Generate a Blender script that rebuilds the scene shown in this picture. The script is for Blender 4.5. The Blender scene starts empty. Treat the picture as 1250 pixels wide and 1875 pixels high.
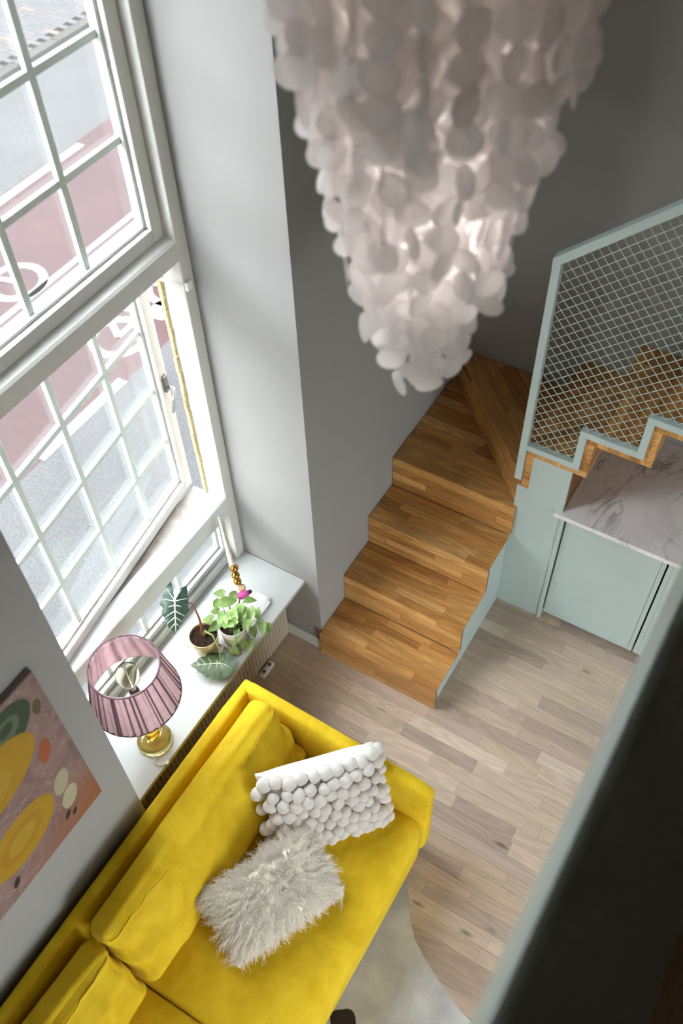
import bpy, bmesh, math, random
import numpy as np
from mathutils import Vector, Matrix, noise

random.seed(7)
rng = np.random.default_rng(7)
S = bpy.context.scene
COL = S.collection

# ------------------------------------------------------------------ camera, sky, exposure
CAM_R = ((0.85584898, 0.51650039, -0.02738395), (0.38995484, -0.67913127, -0.62186489), (-0.33979075, 0.52154393, -0.78264563))
CAM_C = Vector((0, 0, 4.1))
cd = bpy.data.cameras.new('camera')
cam = bpy.data.objects.new('camera', cd)
COL.objects.link(cam)
r0, r1, r2 = (Vector(r) for r in CAM_R)
M = Matrix((r0, -r1, -r2)).transposed().to_4x4()
M.translation = CAM_C
cam.matrix_world = M
cd.sensor_fit = 'VERTICAL'
cd.sensor_height = 36.0
cd.sensor_width = 24.0
cd.lens = 36.0 * 1710.54 / 1875.0
cd.clip_start = 0.05
cd.dof.use_dof = True
cd.dof.focus_distance = 3.75
cd.dof.aperture_fstop = 2.6
S.camera = cam

w = bpy.data.worlds.new('overcast_sky')
S.world = w
w.use_nodes = True
bg = w.node_tree.nodes['Background']
bg.inputs[0].default_value = (0.905, 0.95, 1.0, 1)
bg.inputs[1].default_value = 19.0
S.view_settings.view_transform = 'Standard'
S.view_settings.look = 'None'
S.view_settings.gamma = 1.0
S.view_settings.use_curve_mapping = False
S.view_settings.exposure = 0.2
S.cycles.max_bounces = 20
S.cycles.diffuse_bounces = 14
S.cycles.transparent_max_bounces = 32

# portal over the window opening: guides the sky light through the glass, gives off nothing itself
pl = bpy.data.lights.new('window_portal', 'AREA')
pl.shape = 'RECTANGLE'; pl.size = 1.24; pl.size_y = 3.7
pl.cycles.is_portal = True
po = bpy.data.objects.new('window_portal', pl)
COL.objects.link(po)
po.location = (-2.16, 1.32, 2.38)
po.rotation_euler = (math.radians(90), 0, math.radians(-90))   # faces +X, into the room
po2 = po.copy(); COL.objects.link(po2); po2.location = (-2.16, -1.33, 2.38)   # same for the second window of the facade

po3 = po.copy(); po3.data = pl.copy(); COL.objects.link(po3)
po3.data.size = 1.8; po3.data.size_y = 2.05
po3.location = (3.42, -0.5, 1.08); po3.rotation_euler = (math.radians(90), 0, math.radians(90))   # garden doors in the right wall, faces -X

# ------------------------------------------------------------------ materials
def lin(c):
    return tuple(((v / 255.0) / 12.92 if v <= 10 else (((v / 255.0) + 0.055) / 1.055) ** 2.4) for v in c)

class NT:
    def __init__(s, m):
        s.t = m.node_tree; s.n = s.t.nodes; s.l = s.t.links
    def add(s, typ, **kw):
        n = s.n.new(typ)
        for k, v in kw.items():
            if k.startswith('i_'):
                n.inputs[int(k[2:]) if k[2:].isdigit() else k[2:]].default_value = v
            else:
                setattr(n, k, v)
        return n
    def link(s, a, b): s.l.new(a, b)
    def math(s, op, a, b=None):
        n = s.n.new('ShaderNodeMath'); n.operation = op
        for i, v in enumerate((a, b)):
            if v is None: continue
            if isinstance(v, (int, float)): n.inputs[i].default_value = v
            else: s.link(v, n.inputs[i])
        return n.outputs[0]
    def mix(s, fac, a, b, blend='MIX'):
        n = s.n.new('ShaderNodeMix'); n.data_type = 'RGBA'; n.blend_type = blend
        for i, v in ((0, fac), (6, a), (7, b)):
            if isinstance(v, (int, float)): n.inputs[i].default_value = v
            elif isinstance(v, tuple): n.inputs[i].default_value = v + (1,) if len(v) == 3 else v
            else: s.link(v, n.inputs[i])
        return n.outputs[2]
    def ramp(s, fac, p0, p1, c0=(0, 0, 0), c1=(1, 1, 1)):
        n = s.n.new('ShaderNodeValToRGB')
        n.color_ramp.elements[0].position = p0; n.color_ramp.elements[1].position = p1
        n.color_ramp.elements[0].color = c0 + (1,); n.color_ramp.elements[1].color = c1 + (1,)
        s.link(fac, n.inputs[0]); return n.outputs[0]

def new_mat(name):
    m = bpy.data.materials.new(name); m.use_nodes = True
    t = NT(m); return m, t, t.n['Principled BSDF']

def mat(name, rgb, rough=0.6, var=0.06, vscale=6.0, bump=0.0, bscale=60.0, metal=0.0, spec=0.5, sheen=0.0, trans=0.0, coat=0.0, ior=1.45, sub=0.0):
    m, t, b = new_mat(name)
    c = lin(rgb)
    tc = t.add('ShaderNodeTexCoord')
    ns = t.add('ShaderNodeTexNoise', i_Scale=vscale, i_Detail=4.0)
    t.link(tc.outputs['Object'], ns.inputs['Vector'])
    if var:
        lo = tuple(v * (1 - var) for v in c); hi = tuple(min(1, v * (1 + var)) for v in c)
        t.link(t.ramp(ns.outputs[0], 0.3, 0.7, lo, hi), b.inputs['Base Color'])
    else:
        b.inputs['Base Color'].default_value = c + (1,)
    b.inputs['Roughness'].default_value = rough
    b.inputs['Metallic'].default_value = metal
    b.inputs['Specular IOR Level'].default_value = spec
    b.inputs['Sheen Weight'].default_value = sheen
    b.inputs['Transmission Weight'].default_value = trans
    b.inputs['Coat Weight'].default_value = coat
    b.inputs['IOR'].default_value = ior
    if bump:
        n2 = t.add('ShaderNodeTexNoise', i_Scale=bscale, i_Detail=3.0)
        t.link(tc.outputs['Object'], n2.inputs['Vector'])
        bp = t.add('ShaderNodeBump', i_Strength=bump, i_Distance=0.01)
        t.link(n2.outputs[0], bp.inputs['Height']); t.link(bp.outputs[0], b.inputs['Normal'])
    return m

def wood(name, rough=0.45, grain=0.35, knots=0.0, stretch=(2.2, 42.0, 42.0), spec=0.4, pore=0.2):
    """timber whose tone comes from each piece's own object colour; grain runs along local X"""
    m, t, b = new_mat(name)
    oi = t.add('ShaderNodeObjectInfo')
    tc = t.add('ShaderNodeTexCoord')
    off = t.add('ShaderNodeVectorMath', operation='SCALE'); off.inputs[0].default_value = (37.0, 19.0, 23.0)
    t.link(oi.outputs['Random'], off.inputs[3])
    ad = t.add('ShaderNodeVectorMath', operation='ADD')
    t.link(tc.outputs['Object'], ad.inputs[0]); t.link(off.outputs[0], ad.inputs[1])
    mp = t.add('ShaderNodeMapping'); mp.inputs['Scale'].default_value = stretch
    t.link(ad.outputs[0], mp.inputs[0])
    n1 = t.add('ShaderNodeTexNoise', i_Scale=1.0, i_Detail=4.0, i_Roughness=0.6, i_Distortion=0.4)
    t.link(mp.outputs[0], n1.inputs['Vector'])
    # growth rings: contour lines of a slow field stretched along the board
    mp2 = t.add('ShaderNodeMapping'); mp2.inputs['Scale'].default_value = (1.1, 9.0, 9.0)
    t.link(ad.outputs[0], mp2.inputs[0])
    nr = t.add('ShaderNodeTexNoise', i_Scale=1.0, i_Detail=1.0, i_Roughness=0.4); t.link(mp2.outputs[0], nr.inputs['Vector'])
    rg = t.math('SINE', t.math('MULTIPLY', nr.outputs[0], 95.0))
    wvo = t.math('ADD', t.math('MULTIPLY', rg, 0.5), 0.5)
    mp3 = t.add('ShaderNodeMapping'); mp3.inputs['Scale'].default_value = (14.0, 420.0, 420.0)
    t.link(ad.outputs[0], mp3.inputs[0])
    n3 = t.add('ShaderNodeTexNoise', i_Scale=1.0, i_Detail=2.0)
    t.link(mp3.outputs[0], n3.inputs['Vector'])
    g = t.mix(0.28, n1.outputs[0], wvo)
    f = t.ramp(g, 0.25, 0.75, (1 - grain,) * 3, (1 + grain * 0.35,) * 3)
    f2 = t.ramp(n3.outputs[0], 0.32, 0.55, (1 - pore,) * 3, (1.0,) * 3)
    col = t.mix(1.0, oi.outputs['Color'], f, 'MULTIPLY')
    col = t.mix(1.0, col, f2, 'MULTIPLY')
    if knots:
        mp4 = t.add('ShaderNodeMapping'); mp4.inputs['Scale'].default_value = (5.0, 15.0, 15.0)
        t.link(ad.outputs[0], mp4.inputs[0])
        vo = t.add('ShaderNodeTexVoronoi', i_Scale=1.0)
        vo.inputs['Randomness'].default_value = 1.0
        t.link(mp4.outputs[0], vo.inputs['Vector'])
        sep = t.add('ShaderNodeSeparateColor'); t.link(vo.outputs['Color'], sep.inputs[0])
        pick = t.math('GREATER_THAN', sep.outputs[0], 1 - knots)
        near = t.ramp(vo.outputs['Distance'], 0.03, 0.22, (1, 1, 1), (0, 0, 0))
        k = t.math('MULTIPLY', t.math('MULTIPLY', near, pick), 0.75)
        col = t.mix(k, col, lin((74, 58, 48)))
    t.link(col, b.inputs['Base Color'])
    b.inputs['Roughness'].default_value = rough
    b.inputs['Specular IOR Level'].default_value = spec
    bp = t.add('ShaderNodeBump', i_Strength=0.12, i_Distance=0.002)
    t.link(n3.outputs[0], bp.inputs['Height']); t.link(bp.outputs[0], b.inputs['Normal'])
    return m

def glass_pane_mat():
    m = bpy.data.materials.new('window_glass'); m.use_nodes = True
    t = NT(m); t.n.remove(t.n['Principled BSDF'])
    out = t.n['Material Output']
    tr = t.add('ShaderNodeBsdfTransparent'); tr.inputs[0].default_value = (0.97, 0.985, 0.98, 1)
    gl = t.add('ShaderNodeBsdfGlossy'); gl.inputs['Roughness'].default_value = 0.02
    lw = t.add('ShaderNodeLayerWeight'); lw.inputs[0].default_value = 0.5
    fr = t.math('ADD', t.math('MULTIPLY', t.math('POWER', lw.outputs['Facing'], 5.0), 0.85), 0.022)
    mx = t.add('ShaderNodeMixShader')
    t.link(fr, mx.inputs[0]); t.link(tr.outputs[0], mx.inputs[1]); t.link(gl.outputs[0], mx.inputs[2])
    tl = t.add('ShaderNodeBsdfTranslucent'); tl.inputs[0].default_value = (0.9, 0.9, 0.9, 1)     # dust veil added to haze the street view and lower its contrast
    m2 = t.add('ShaderNodeMixShader'); m2.inputs[0].default_value = 0.011
    t.link(mx.outputs[0], m2.inputs[1]); t.link(tl.outputs[0], m2.inputs[2])
    t.link(m2.outputs[0], out.inputs[0]); return m

def translucent(name, rgb, tl=0.5, alpha=0.0, rough=0.45, gloss=0.08, stripes=False):
    m = bpy.data.materials.new(name); m.use_nodes = True
    t = NT(m); t.n.remove(t.n['Principled BSDF']); out = t.n['Material Output']
    c = lin(rgb)
    tc = t.add('ShaderNodeTexCoord')
    ns = t.add('ShaderNodeTexNoise', i_Scale=30.0, i_Detail=3.0); t.link(tc.outputs['Object'], ns.inputs[0])
    oi = t.add('ShaderNodeObjectInfo')
    col = t.ramp(ns.outputs[0], 0.3, 0.75, tuple(v * 0.9 for v in c), tuple(min(1, v * 1.06) for v in c))
    df = t.add('ShaderNodeBsdfDiffuse'); tl_ = t.add('ShaderNodeBsdfTranslucent')
    t.link(col, df.inputs[0]); t.link(col, tl_.inputs[0])
    mx = t.add('ShaderNodeMixShader'); mx.inputs[0].default_value = tl
    t.link(df.outputs[0], mx.inputs[1]); t.link(tl_.outputs[0], mx.inputs[2])
    last = mx.outputs[0]
    if gloss:
        gl = t.add('ShaderNodeBsdfGlossy'); gl.inputs['Roughness'].default_value = rough
        m2 = t.add('ShaderNodeMixShader'); m2.inputs[0].default_value = gloss
        t.link(last, m2.inputs[1]); t.link(gl.outputs[0], m2.inputs[2]); last = m2.outputs[0]
    if alpha:
        tp = t.add('ShaderNodeBsdfTransparent')
        m3 = t.add('ShaderNodeMixShader'); m3.inputs[0].default_value = alpha
        t.link(last, m3.inputs[1]); t.link(tp.outputs[0], m3.inputs[2]); last = m3.outputs[0]
    t.link(last, out.inputs[0]); return m

M_WALL = mat('wall_paint', (154, 153, 151), 0.85, 0.015, 3.0, 0.05, 220.0, spec=0.2)
M_CEIL = mat('ceiling_paint', (222, 221, 216), 0.9, 0.01)
M_MINT = mat('mint_paint', (176, 191, 188), 0.42, 0.015, 8.0, 0.02, 150.0)
M_MINTW = mat('mint_wire_paint', (190, 208, 202), 0.4, 0.02)
M_MINT_SHADE = mat('parapet_inner_shade', (150, 150, 142), 0.7, 0.04)  # mint darkened: shade on the parapet's inner side is painted into the colour
M_FRAME = mat('window_frame_paint', (204, 202, 196), 0.45, 0.03, 14.0, 0.04, 90.0)
M_FRAMEW = mat('window_white_paint', (206, 210, 208), 0.35, 0.02)
M_MUNT = mat('muntin_paint', (222, 234, 229), 0.35, 0.02)
M_RUBBER = mat('dark_gasket', (70, 64, 58), 0.7)
M_SEAL = mat('weather_seal', (206, 186, 138), 0.7, 0.25, 60.0)
M_GREYWOOD = mat('weathered_sill_wood', (150, 142, 136), 0.8, 0.25, 18.0)
M_GLASS = glass_pane_mat()
M_STEEL = mat('brushed_steel', (190, 190, 192), 0.3, 0.05, metal=1.0)
M_DARKSTEEL = mat('grey_metal', (105, 103, 102), 0.4, 0.1, metal=0.8)
M_OAK = wood('oiled_oak', 0.36, 0.34, stretch=(1.6, 30.0, 30.0), spec=0.45, pore=0.22)
M_OAKBACK = mat('oak_core', (122, 84, 44), 0.6, 0.15)
M_PARQ = wood('limed_oak_parquet', 0.5, 0.17, knots=0.3, spec=0.35, pore=0.12, stretch=(1.6, 24.0, 24.0))
M_SUB = mat('subfloor', (110, 92, 76), 0.8)
M_VELVET = None
M_WHITEPL = mat('white_plastic', (232, 232, 232), 0.35, 0.01)
M_SILL = mat('sill_paint', (196, 199, 197), 0.28, 0.03, 9.0, 0.02, 40.0)
M_RAD = mat('radiator_cover_beige', (196, 184, 164), 0.55, 0.05)
M_BRASS = mat('brass', (206, 170, 96), 0.25, 0.06, metal=1.0)
M_GOLDPOT = mat('pale_gold_pot', (206, 190, 156), 0.35, 0.06, metal=0.6)
M_GOLDBEAD = mat('gold_bead', (196, 148, 74), 0.22, 0.1, 40.0, metal=1.0)
M_TAN = mat('tan_wood_bead', (216, 186, 140), 0.5, 0.08)
M_ROPE = mat('greige_cord', (190, 176, 164), 0.8, 0.15, 60.0, 0.3, 300.0)
M_PINK = mat('magenta_petals', (196, 72, 150), 0.5, 0.35, 40.0)
M_BLACK = mat('black', (26, 24, 24), 0.5)
M_SOIL = mat('potting_soil', (60, 42, 32), 0.95, 0.5, 90.0, 1.0, 160.0)
M_STEM = mat('green_stem', (150, 160, 96), 0.5, 0.15)
M_STEMB = mat('russet_sheath', (150, 92, 62), 0.6, 0.2)
M_POTW = mat('white_ceramic', (226, 226, 222), 0.25, 0.02)
M_MARB = None
M_WHITECLOTH = mat('white_cotton', (226, 221, 216), 0.9, 0.02, 20.0, 0.15, 900.0, sheen=0.2)
M_FELT = mat('white_felt', (226, 220, 213), 0.95, 0.05, 60.0, 0.5, 500.0, sheen=0.3)
M_FUR = mat('ivory_sheepskin_curls', (250, 243, 231), 0.7, 0.03, 30.0, spec=0.3, sheen=0.3)
M_SHELL = translucent('capiz_shell', (252, 248, 248), 0.66, 0.24, 0.35, 0.05)
M_CORDM = mat('thin_thread', (225, 220, 210), 0.6)
M_AMBER = None
M_SHADEW = translucent('shade_lining', (236, 222, 226), 0.6, 0.0, 0.5, 0.0)
M_SHADE = translucent('mauve_pleated_fabric', (234, 207, 212), 0.45, 0.0, 0.5, 0.0)
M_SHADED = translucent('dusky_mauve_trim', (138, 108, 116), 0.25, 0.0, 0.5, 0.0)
M_BULB = None

def velvet():
    m, t, b = new_mat('yellow_velvet')
    tc = t.add('ShaderNodeTexCoord')
    n1 = t.add('ShaderNodeTexNoise', i_Scale=7.0, i_Detail=5.0, i_Roughness=0.65, i_Distortion=0.6)
    t.link(tc.outputs['Object'], n1.inputs[0])
    n2 = t.add('ShaderNodeTexNoise', i_Scale=600.0, i_Detail=2.0); t.link(tc.outputs['Object'], n2.inputs[0])
    c = t.ramp(n1.outputs[0], 0.3, 0.72, lin((202, 164, 20)), lin((230, 197, 46)))
    t.link(c, b.inputs['Base Color'])
    b.inputs['Roughness'].default_value = 0.75
    b.inputs['Specular IOR Level'].default_value = 0.15
    b.inputs['Sheen Weight'].default_value = 0.55
    b.inputs['Sheen Roughness'].default_value = 0.35
    b.inputs['Sheen Tint'].default_value = lin((250, 226, 90)) + (1,)
    bp = t.add('ShaderNodeBump', i_Strength=0.15, i_Distance=0.002)
    t.link(n2.outputs[0], bp.inputs['Height']); t.link(bp.outputs[0], b.inputs['Normal'])
    return m
M_VELVET = velvet()

def marble():
    m, t, b = new_mat('grey_veined_marble')
    tc = t.add('ShaderNodeTexCoord')
    n0 = t.add('ShaderNodeTexNoise', i_Scale=5.0, i_Detail=8.0, i_Roughness=0.65); t.link(tc.outputs['Object'], n0.inputs[0])
    base = t.ramp(n0.outputs[0], 0.3, 0.7, lin((214, 211, 214)), lin((238, 235, 236)))
    col = base
    for sc, w_, st, dist in ((2.6, 0.018, 0.75, 1.6), (5.5, 0.014, 0.5, 2.2)):
        nz = t.add('ShaderNodeTexNoise', i_Scale=sc, i_Detail=5.0, i_Roughness=0.55, i_Distortion=dist)
        mp = t.add('ShaderNodeMapping'); mp.inputs['Scale'].default_value = (1.0, 0.55, 1.0); mp.inputs['Rotation'].default_value = (0, 0, 0.5 + sc)
        t.link(tc.outputs['Object'], mp.inputs[0]); t.link(mp.outputs[0], nz.inputs[0])
        d = t.math('ABSOLUTE', t.math('SUBTRACT', nz.outputs[0], 0.5))
        v = t.ramp(d, 0.0, w_, (st,) * 3, (0, 0, 0))
        n5 = t.add('ShaderNodeTexNoise', i_Scale=4.0); t.link(tc.outputs['Object'], n5.inputs[0])
        v2 = t.mix(1.0, v, t.ramp(n5.outputs[0], 0.4, 0.62), 'MULTIPLY')
        col = t.mix(v2, col, lin((98, 94, 100)))
    t.link(col, b.inputs['Base Color']); b.inputs['Roughness'].default_value = 0.3
    return m
M_MARB = marble()

def clear(name, rgb, rough=0.05, ior=1.45):
    m, t, b = new_mat(name)
    b.inputs['Base Color'].default_value = lin(rgb) + (1,)
    b.inputs['Transmission Weight'].default_value = 1.0
    b.inputs['Roughness'].default_value = rough
    b.inputs['IOR'].default_value = ior
    return m
M_AMBER = clear('amber_glass', (236, 190, 60), 0.05)
M_PALEAMBER = clear('pale_amber_glass', (246, 226, 158), 0.05)
M_BULB = clear('pale_bulb_glass', (250, 246, 220), 0.02, 1.1)

def asphalt(name, rgb, speck=0.5):
    m, t, b = new_mat(name)
    c = lin(rgb)
    tc = t.add('ShaderNodeTexCoord')
    n = t.add('ShaderNodeTexNoise', i_Scale=75.0, i_Detail=3.0, i_Roughness=0.7); t.link(tc.outputs['Object'], n.inputs[0])
    n2 = t.add('ShaderNodeTexNoise', i_Scale=1.2, i_Detail=3.0); t.link(tc.outputs['Object'], n2.inputs[0])
    a = t.ramp(n.outputs[0], 0.35, 0.65, tuple(v * (1 - speck) for v in c), tuple(v * (1 + speck) for v in c))
    a = t.mix(1.0, a, t.ramp(n2.outputs[0], 0.3, 0.7, (0.86,) * 3, (1.1,) * 3), 'MULTIPLY')
    t.link(a, b.inputs['Base Color']); b.inputs['Roughness'].default_value = 0.9; b.inputs['Specular IOR Level'].default_value = 0.2
    return m
M_ASPH = asphalt('grey_asphalt', (62, 63, 64), 0.35)
M_RED = asphalt('red_asphalt', (59, 45, 46), 0.16)
M_LINE = asphalt('white_road_paint', (92, 91, 88), 0.06)
M_KERB = asphalt('kerb_stone', (58, 57, 54), 0.2)
M_GUTTER = asphalt('gutter_stone', (36, 36, 38), 0.3)
M_JOINT = asphalt('paver_joint_sand', (28, 27, 27), 0.2)

def paver_mat():
    m, t, b = new_mat('clinker_paver')
    oi = t.add('ShaderNodeObjectInfo'); tc = t.add('ShaderNodeTexCoord')
    n = t.add('ShaderNodeTexNoise', i_Scale=60.0, i_Detail=3.0); t.link(tc.outputs['Object'], n.inputs[0])
    t.link(t.mix(1.0, oi.outputs['Color'], t.ramp(n.outputs[0], 0.3, 0.7, (0.85,) * 3, (1.12,) * 3), 'MULTIPLY'), b.inputs['Base Color'])
    b.inputs['Roughness'].default_value = 0.9
    return m
M_PAVER = paver_mat()

def cowhide():
    m, t, b = new_mat('grey_white_cowhide')
    tc = t.add('ShaderNodeTexCoord')
    mp = t.add('ShaderNodeMapping'); mp.inputs['Scale'].default_value = (40, 300, 40); mp.inputs['Rotation'].default_value = (0, 0, 0.6)
    t.link(tc.outputs['Object'], mp.inputs[0])
    n = t.add('ShaderNodeTexNoise', i_Scale=1.0, i_Detail=4.0); t.link(mp.outputs[0], n.inputs[0])
    n2 = t.add('ShaderNodeTexNoise', i_Scale=5.0, i_Detail=3.0); t.link(tc.outputs['Object'], n2.inputs[0])
    c = t.ramp(n2.outputs[0], 0.35, 0.65, lin((172, 172, 173)), lin((206, 206, 207)))
    c = t.mix(1.0, c, t.ramp(n.outputs[0], 0.3, 0.7, (0.9,) * 3, (1.04,) * 3), 'MULTIPLY')
    t.link(c, b.inputs['Base Color']); b.inputs['Roughness'].default_value = 0.75; b.inputs['Sheen Weight'].default_value = 0.2
    return m
M_HIDE = cowhide()
M_HIDED = mat('dark_brown_hide', (44, 32, 27), 0.8, 0.2, 60.0)

def leaf_mat(name, a, bcol, scale=25.0, rough=0.4):
    m, t, b = new_mat(name)
    tc = t.add('ShaderNodeTexCoord')
    n = t.add('ShaderNodeTexNoise', i_Scale=scale, i_Detail=3.0, i_Distortion=1.5)
    oi = t.add('ShaderNodeObjectInfo')
    t.link(tc.outputs['Object'], n.inputs[0])
    f = t.math('ADD', n.outputs[0], t.math('MULTIPLY', t.math('SUBTRACT', oi.outputs['Random'], 0.5), 0.25))
    t.link(t.ramp(f, 0.35, 0.7, lin(a), lin(bcol)), b.inputs['Base Color'])
    b.inputs['Roughness'].default_value = rough
    return m
M_POTHOS = leaf_mat('variegated_pothos_leaf', (112, 150, 70), (178, 200, 134), 28.0, 0.4)
M_ALO = leaf_mat('dark_alocasia_leaf', (30, 50, 44), (54, 76, 64), 30.0, 0.35)
M_ALO2 = leaf_mat('sage_alocasia_leaf', (66, 86, 62), (96, 116, 86), 30.0, 0.4)
M_VEIN = mat('pale_leaf_veins', (208, 220, 190), 0.5, 0.05)

# ------------------------------------------------------------------ mesh helpers
class MB:
    def __init__(s): s.v = []; s.f = []
    def add(s, v, f):
        o = len(s.v); s.v += [tuple(p) for p in v]; s.f += [tuple(i + o for i in q) for q in f]; return s
    def box(s, x0, x1, y0, y1, z0, z1, b=0.0):
        if b <= 0:
            v = [(x, y, z) for z in (z0, z1) for y in (y0, y1) for x in (x0, x1)]
            f = [(0, 2, 3, 1), (4, 5, 7, 6), (0, 1, 5, 4), (2, 6, 7, 3), (0, 4, 6, 2), (1, 3, 7, 5)]
            return s.add(v, f)
        bm = bmesh.new(); bmesh.ops.create_cube(bm, size=1.0)
        for q in bm.verts:
            q.co = Vector(((x0 + x1) / 2 + q.co.x * (x1 - x0), (y0 + y1) / 2 + q.co.y * (y1 - y0), (z0 + z1) / 2 + q.co.z * (z1 - z0)))
        b = min(b, 0.45 * min(x1 - x0, y1 - y0, z1 - z0))
        bmesh.ops.bevel(bm, geom=bm.edges[:], offset=b, segments=2, profile=0.5, affect='EDGES')
        return s.bm(bm)
    def bm(s, bm):
        bm.verts.index_update()
        s.add([q.co[:] for q in bm.verts], [[q.index for q in f.verts] for f in bm.faces]); bm.free(); return s
    def prism(s, poly, axis, a, b):
        """polygon in the two other axes (cyclic order) extruded along axis from a to b"""
        def P(p, t):
            if axis == 'x': return (t, p[0], p[1])
            if axis == 'y': return (p[0], t, p[1])
            return (p[0], p[1], t)
        n = len(poly)
        v = [P(p, a) for p in poly] + [P(p, b) for p in poly]
        f = [tuple(range(n)), tuple(range(2 * n - 1, n - 1, -1))] + [(i, (i + 1) % n + 0, (i + 1) % n + n, i + n) for i in range(n)]
        bm = bmesh.new(); vs = [bm.verts.new(q) for q in v]
        for q in f: bm.faces.new([vs[i] for i in q])
        bmesh.ops.recalc_face_normals(bm, faces=bm.faces[:])
        return s.bm(bm)
    def tube(s, path, r, n=8, cap=True):
        pts = [Vector(p) for p in path]; rs = r if isinstance(r, (list, tuple)) else [r] * len(pts)
        rings = []; up = None
        for i, p in enumerate(pts):
            d = (pts[min(i + 1, len(pts) - 1)] - pts[max(i - 1, 0)]).normalized()
            if up is None:
                up = Vector((0, 0, 1)) if abs(d.z) < 0.9 else Vector((1, 0, 0))
            a = d.cross(up).normalized(); b = a.cross(d).normalized(); up = b
            rings.append([p + (a * math.cos(2 * math.pi * k / n) + b * math.sin(2 * math.pi * k / n)) * rs[i] for k in range(n)])
        v = [q for ring in rings for q in ring]
        f = [(i * n + k, i * n + (k + 1) % n, (i + 1) * n + (k + 1) % n, (i + 1) * n + k) for i in range(len(pts) - 1) for k in range(n)]
        if cap:
            f += [tuple(range(n - 1, -1, -1)), tuple((len(pts) - 1) * n + k for k in range(n))]
        return s.add(v, f)
    def lathe(s, prof, c, n=32, close=False):
        cx, cy, cz = c; m = len(prof)
        v = [(cx + r * math.cos(2 * math.pi * k / n), cy + r * math.sin(2 * math.pi * k / n), cz + z) for r, z in prof for k in range(n)]
        f = [(i * n + k, i * n + (k + 1) % n, (i + 1) * n + (k + 1) % n, (i + 1) * n + k) for i in range(m - 1) for k in range(n)]
        if close:
            f += [((m - 1) * n + k, (m - 1) * n + (k + 1) % n, (k + 1) % n, k) for k in range(n)]
        else:
            f += [tuple(range(n - 1, -1, -1)), tuple((m - 1) * n + k for k in range(n))]
        return s.add(v, f)
    def ball(s, c, r, sub=2, sc=(1, 1, 1), nz=0.0, seed=0):
        bm = bmesh.new(); bmesh.ops.create_icosphere(bm, subdivisions=sub, radius=1.0)
        for q in bm.verts:
            k = 1 + (nz * noise.noise(q.co * 1.9 + Vector((seed * 7.1, seed * 3.3, 0))) if nz else 0)
            q.co = Vector((c[0] + q.co.x * r * sc[0] * k, c[1] + q.co.y * r * sc[1] * k, c[2] + q.co.z * r * sc[2] * k))
        return s.bm(bm)

LOC = {}
def wloc(o): return LOC.get(o.name, Vector((0, 0, 0)))
def mesh_from(name, v, f, m, off=(0, 0, 0), smooth=False):
    me = bpy.data.meshes.new(name)
    ox, oy, oz = off
    me.from_pydata([(p[0] - ox, p[1] - oy, p[2] - oz) for p in v], [], f)
    if m: me.materials.append(m)
    if smooth: me.shade_smooth()
    me.update()
    return me
def put(name, mb, m, parent=None, smooth=False, loc=None, label=None, color=None):
    """one mesh object; vertices are given in world space"""
    if parent is not None: off = wloc(parent)
    else: off = Vector(loc) if loc else Vector((0, 0, 0))
    me = mesh_from(name, mb.v, mb.f, m, off, smooth)
    o = bpy.data.objects.new(name, me); COL.objects.link(o)
    if parent is not None: o.parent = parent
    else: o.location = off
    LOC[o.name] = off.copy()
    if label: o['label'] = label
    if color: o.color = color
    return o
def tag(o, label=None, cat=None, group=None, kind=None):
    if label: o['label'] = label
    if cat: o['category'] = cat
    if group: o['group'] = group
    if kind: o['kind'] = kind
    return o
def thing(name, label, cat, loc=(0, 0, 0), group=None, kind=None):
    o = bpy.data.objects.new(name, None); COL.objects.link(o)
    o.empty_display_size = 0.05
    o.location = loc; LOC[o.name] = Vector(loc)
    return tag(o, label, cat, group, kind)
def struct(name, mb, m, label=None, cat=None, smooth=False):
    o = put(name, mb, m, None, smooth); tag(o, label, cat, None, 'structure'); return o
def piece(name, me, parent, mw, color=None):
    """an object sharing a mesh, placed with a world matrix under an unrotated parent"""
    o = bpy.data.objects.new(name, me); COL.objects.link(o); o.parent = parent
    mm = mw.copy(); mm.translation = mw.translation - wloc(parent); o.matrix_local = mm
    LOC[o.name] = mw.translation.copy()
    if color: o.color = color
    return o

def softbox(half, r, N=8, bulge=(0, 0, 0), nz=0.0, nscale=4.0, seed=0.0, deform=None):
    """rounded, padded box in its own axes; returns bmesh"""
    bm = bmesh.new(); bmesh.ops.create_cube(bm, size=2.0)
    bmesh.ops.subdivide_edges(bm, edges=bm.edges[:], cuts=N, use_grid_fill=True)
    h = Vector(half)
    for q in bm.verts:
        u = q.co.copy()
        p = Vector((u.x * h.x, u.y * h.y, u.z * h.z))
        core = Vector([max(-(h[i] - r), min(h[i] - r, p[i])) for i in range(3)])
        # pull the grid in so that edge rows fall inside the rounding
        d = p - core
        if d.length > 1e-6: p = core + d.normalized() * min(r, d.length if d.length < r else r)
        bx = (1 - u.y ** 2) * (1 - u.z ** 2); by = (1 - u.x ** 2) * (1 - u.z ** 2); bz = (1 - u.x ** 2) * (1 - u.y ** 2)
        p += Vector((u.x * bulge[0] * bx, u.y * bulge[1] * by, u.z * bulge[2] * bz))
        if deform: p = deform(p, u)
        if nz:
            s = Vector((seed, seed * 1.7, -seed))
            n1 = noise.noise(p * nscale + s); n2 = noise.noise(p * nscale * 2.3 - s)
            dirv = p.normalized() if p.length else Vector((0, 0, 1))
            p += dirv * nz * (n1 + 0.5 * n2)
        q.co = p
    return bm
def placed(bm, center, ax):
    m = Matrix((ax[0], ax[1], ax[2])).transposed().to_4x4(); m.translation = Vector(center)
    bmesh.ops.transform(bm, matrix=m, verts=bm.verts[:]); return MB().bm(bm)
X3 = (Vector((1, 0, 0)), Vector((0, 1, 0)), Vector((0, 0, 1)))

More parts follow.
